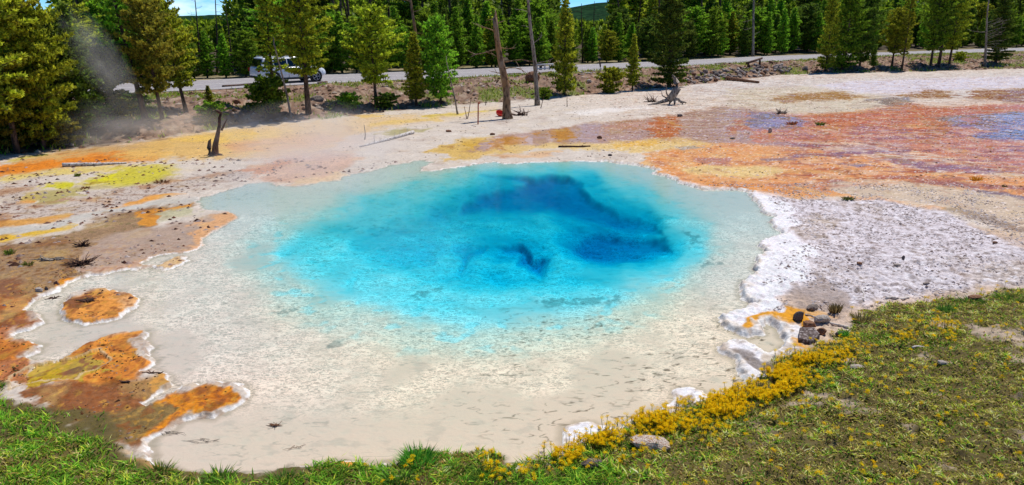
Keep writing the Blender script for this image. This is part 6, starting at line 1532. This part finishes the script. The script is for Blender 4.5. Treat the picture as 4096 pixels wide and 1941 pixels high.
# leaves on the stems
nl = 2
for q in range(nl):
    tq = rng.uniform(.15, .8, n)[:, None]; c = bot * (1 - tq) + top * tq; az = rng.uniform(0, 6.28, n); d = np.stack([np.cos(az), np.sin(az), np.full(n, .6)], -1) * .03; wv_ = np.stack([-np.sin(az), np.cos(az), np.zeros(n)], -1) * .006
    v = np.stack([c, c + d * .5 + wv_, c + d, c + d * .5 - wv_], 1).reshape(-1, 3); i = off + np.arange(n) * 4
    vs_.append(v); fs_ += [np.stack([i, i + 1, i + 2], -1), np.stack([i, i + 2, i + 3], -1)]; cs_.append(np.repeat(mixc(GREEN, OLV, rng.random(n)), 4, 0)); off += len(v)
# florets, each of four petals round a centre
nf = 9; pc = mixc(np.array([.98, .53, .0]), np.array([.99, .77, .01]), rng.random(n * nf)) * rng.uniform(.75, 1.0, (n * nf, 1))
c = np.repeat(top, nf, 0) + rng.normal(size=(n * nf, 3)) * [.011, .011, .008]
ax1 = rng.normal(size=(n * nf, 3)) * [1, 1, .22]; ax1 /= np.linalg.norm(ax1, axis=1)[:, None]; ax2 = np.cross(ax1, rng.normal(size=(n * nf, 3)) * [.35, .35, .35] + [0, -.35, .9]); ax2 /= np.linalg.norm(ax2, axis=1)[:, None]
r_ = rng.uniform(.012, .019, (n * nf, 1))
for a, b in ((ax1, ax2), (ax2, -ax1), (-ax1, -ax2), (-ax2, ax1)):
    v = np.stack([c, c + (a * 1.0 + b * .25) * r_, c + (a * .75 + b * .75) * r_ * .8], 1).reshape(-1, 3); i = off + np.arange(n * nf) * 3
    vs_.append(v); fs_.append(np.stack([i, i + 1, i + 2], -1)); cs_.append(np.repeat(pc, 3, 0)); off += len(v)
tag(put('yellow_wildflowers', mesh_np('yellow_wildflowers', np.concatenate(vs_), np.concatenate(fs_), M['petal'], {'albedo': ('FLOAT_COLOR', np.concatenate(cs_))}, smooth=False)), 'dense band of small yellow wildflowers along the near right shore', 'flowers', kind='stuff')

# grass on the road bank
X, Y, Zp, g_, u, w = pick(700000, -45, 75, 24, 100, lambda X, Y, Z_, s_, t_, g_, u, w: (t_ > .0) & (t_ < 1.0))
Yn = np.interp(X, _rn[:, 0], _rn[:, 1]); m2_ = fbm(X * 1.6, Y * 1.0, 172, 4)
gp = sm(.12, .4, fbm(X * .4 + 3, Y * .3, 174, 4) + .25 * m2_) + sm(3.2, .8, Yn - Y + 1.2 * m2_) * sm(-6, -2, X) * .9
k = (rng.random(len(X)) < np.clip(gp, 0.03, 1) * .5) & (Yn - Y > .5)
X, Y, Zp = X[k], Y[k], Zp[k]; n = len(X); print('bank blades', n)
cols = mixc(GREEN, YG, rng.random(n)) * rng.uniform(.6, 1.2, (n, 1)); cols = np.where((rng.random(n) < .3)[:, None], STRAW[None] * .7, cols)
blade_mesh('bank_grass', np.stack([X, Y, Zp - .01], -1), rng.uniform(.08, .25, n), np.full(n, .05), cols, .6, M['grass'], 'patchy green grass along the road bank')

# chips of bark, stone and crust
def chips(name, n, x0, x1, y0, y1, cond, smin, smax, cols, label, cat, flat=.5):
    X, Y, Zp, g_, u, w = pick(n, x0, x1, y0, y1, cond); n = len(X)
    ic = np.array([(0, 0, 1), (.9, 0, .1), (.3, .85, .0), (-.7, .5, .1), (-.7, -.5, 0), (.3, -.85, .1)]); fc = np.array([(0, 1, 2), (0, 2, 3), (0, 3, 4), (0, 4, 5), (0, 5, 1)])
    s_ = rng.uniform(smin, smax, n) * (.6 + .4 * rng.random(n)); az = rng.uniform(0, 6.28, n); el = rng.uniform(.4, 1.0, n)
    v = ic[None] * (1 + rng.uniform(-.3, .3, (n, 6, 1))) * s_[:, None, None]; v[..., 1] *= el[:, None]; v[..., 2] *= flat
    ca_, sa_ = np.cos(az)[:, None], np.sin(az)[:, None]; vx = v[..., 0] * ca_ - v[..., 1] * sa_; vy = v[..., 0] * sa_ + v[..., 1] * ca_
    v = np.stack([vx + X[:, None], vy + Y[:, None], v[..., 2] + Zp[:, None] - .002], -1).reshape(-1, 3)
    f = (np.arange(n)[:, None, None] * 6 + fc[None]).reshape(-1, 3)
    ci = rng.integers(0, len(cols), n); c = np.array([lin(q) for q in cols])[ci] * rng.uniform(.7, 1.2, (n, 1))
    print(name, n)
    return tag(put(name, mesh_np(name, v, f, M['petal'], {'albedo': ('FLOAT_COLOR', np.repeat(c, 6, 0))}, smooth=False)), label, cat, kind='stuff')
nz = lambda X, Y, s, sc_=.8: fbm(X * sc_, Y * sc_, s, 3)
chips('bank_rubble', 60000, -45, 60, 24, 90, lambda X, Y, Z_, s_, t_, g_, u, w: (t_ > .01) & (t_ < .85) & (nz(X, Y, 221) > -.15), .05, .24, [(186, 160, 146), (140, 108, 90), (80, 60, 50), (206, 190, 176), (110, 80, 66)], 'rubble of stones and bark chips on the road bank', 'rubble')
chips('left_rubble', 4600, -20, -3, 10, 24, lambda X, Y, Z_, s_, t_, g_, u, w: (s_ < -.1) & (t_ < 0) & (g_ < 0) & (nz(X, Y, 222) > .02), .015, .11, [(120, 78, 62), (96, 66, 54), (200, 184, 176), (150, 108, 90), (186, 160, 148)], 'brown crumbs and pebbles on the left flats', 'rubble')
chips('soil_rubble', 9000, -8, -2.5, 7, 14, lambda X, Y, Z_, s_, t_, g_, u, w: (s_ < -.12) & (g_ < .05) & (nz(X, Y, 223, 1.5) > .0), .008, .035, [(120, 74, 48), (84, 56, 42), (176, 150, 128), (110, 104, 60)], 'brown crumbs on the left shore soil', 'rubble')
chips('crust_flakes', 26000, 2.5, 12, 10, 20, lambda X, Y, Z_, s_, t_, g_, u, w: (s_ < -.35) & (g_ < 0) & (nz(X, Y, 224, 1.2) > -.1), .012, .05, [(226, 216, 216), (206, 192, 186), (190, 174, 166), (150, 130, 122), (240, 232, 232), (236, 226, 226)], 'broken flakes of white crust on the right shore', 'crust', .45)
chips('flat_flakes', 15000, 4, 48, 18, 62, lambda X, Y, Z_, s_, t_, g_, u, w: (s_ < -.3) & (t_ < -.02) & (nz(X, Y, 225, .35) > .0), .02, .09, [(240, 222, 214), (236, 206, 190), (130, 84, 66), (236, 226, 222)], 'pale flakes scattered over the pink and orange flats', 'crust', .3)
chips('white_flat_chips', 9000, -12, 22, 19, 44, lambda X, Y, Z_, s_, t_, g_, u, w: (s_ < -.3) & (t_ < -.01) & (nz(X, Y, 226, .8) > .1), .015, .07, [(110, 84, 70), (150, 120, 104), (196, 176, 160), (90, 70, 62)], 'small brown chips on the white flat behind the pool', 'rubble', .4)

# ---------------------------------------------------------------- steam
def steam(name, px, py, Yd, size, dens, label, rot=(0, 0, 0), seed=0.0, sc_=2.0):
    yc = -(py - 970.5) / F; tt = Yd / (CP + yc * SP); x, y, z = (px - 2048) / F * tt, Yd, CAM_H + tt * (-SP + yc * CP)
    bm = bmesh.new(); bmesh.ops.create_icosphere(bm, subdivisions=3, radius=1.0); me = bpy.data.meshes.new(name); bm.to_mesh(me); bm.free()
    m = bpy.data.materials.new('steam'); nt, out = nodes_of(m); L = nt.links.new
    t = N(nt, 'ShaderNodeTexCoord'); ln_ = N(nt, 'ShaderNodeVectorMath', operation='LENGTH'); L(t.outputs['Object'], ln_.inputs[0])
    a = N(nt, 'ShaderNodeMapRange'); a.inputs['From Min'].default_value = 0.95; a.inputs['From Max'].default_value = 0.1; L(ln_.outputs['Value'], a.inputs['Value'])
    mp = N(nt, 'ShaderNodeMapping'); mp.inputs['Location'].default_value = (seed, seed, seed); L(t.outputs['Object'], mp.inputs['Vector'])
    n_ = N(nt, 'ShaderNodeTexNoise'); n_.inputs['Scale'].default_value = sc_; n_.inputs['Detail'].default_value = 3; L(mp.outputs['Vector'], n_.inputs['Vector'])
    b = N(nt, 'ShaderNodeMapRange'); b.inputs['From Min'].default_value = 0.38; b.inputs['From Max'].default_value = 0.7; L(n_.outputs['Fac'], b.inputs['Value'])
    mu = N(nt, 'ShaderNodeMath', operation='MULTIPLY'); L(a.outputs['Result'], mu.inputs[0]); L(b.outputs['Result'], mu.inputs[1])
    m2 = N(nt, 'ShaderNodeMath', operation='MULTIPLY'); L(mu.outputs[0], m2.inputs[0]); m2.inputs[1].default_value = dens
    pv = N(nt, 'ShaderNodeVolumePrincipled'); pv.inputs['Color'].default_value = (.96, .95, .97, 1); pv.inputs['Anisotropy'].default_value = .35; L(m2.outputs[0], pv.inputs['Density'])
    L(pv.outputs[0], out.inputs['Volume']); me.materials.append(m)
    o = put(name, me); o.location = (x, y, z); o.scale = size; o.rotation_euler = rot
    return tag(o, label, 'steam', kind='stuff')
steam('steam', 1240, 590, 23.5, (3.6, 3.4, 1.6), .55, 'thin pinkish steam drifting over the flat behind the pool')
steam('steam', 1150, 700, 20., (3.6, 2.0, .9), .40, 'soft white steam along the far left rim of the pool', seed=13.)
steam('steam', 560, 520, 27., (4.8, 2.0, 1.3), .5, 'grey steam hanging over the dark foot of the left pines', seed=4.)
steam('steam', 400, 240, 27.5, (.9, 1.0, 2.4), .7, 'slanting wisp of steam rising between the left pines', rot=(0, R(-28), 0), seed=9.)
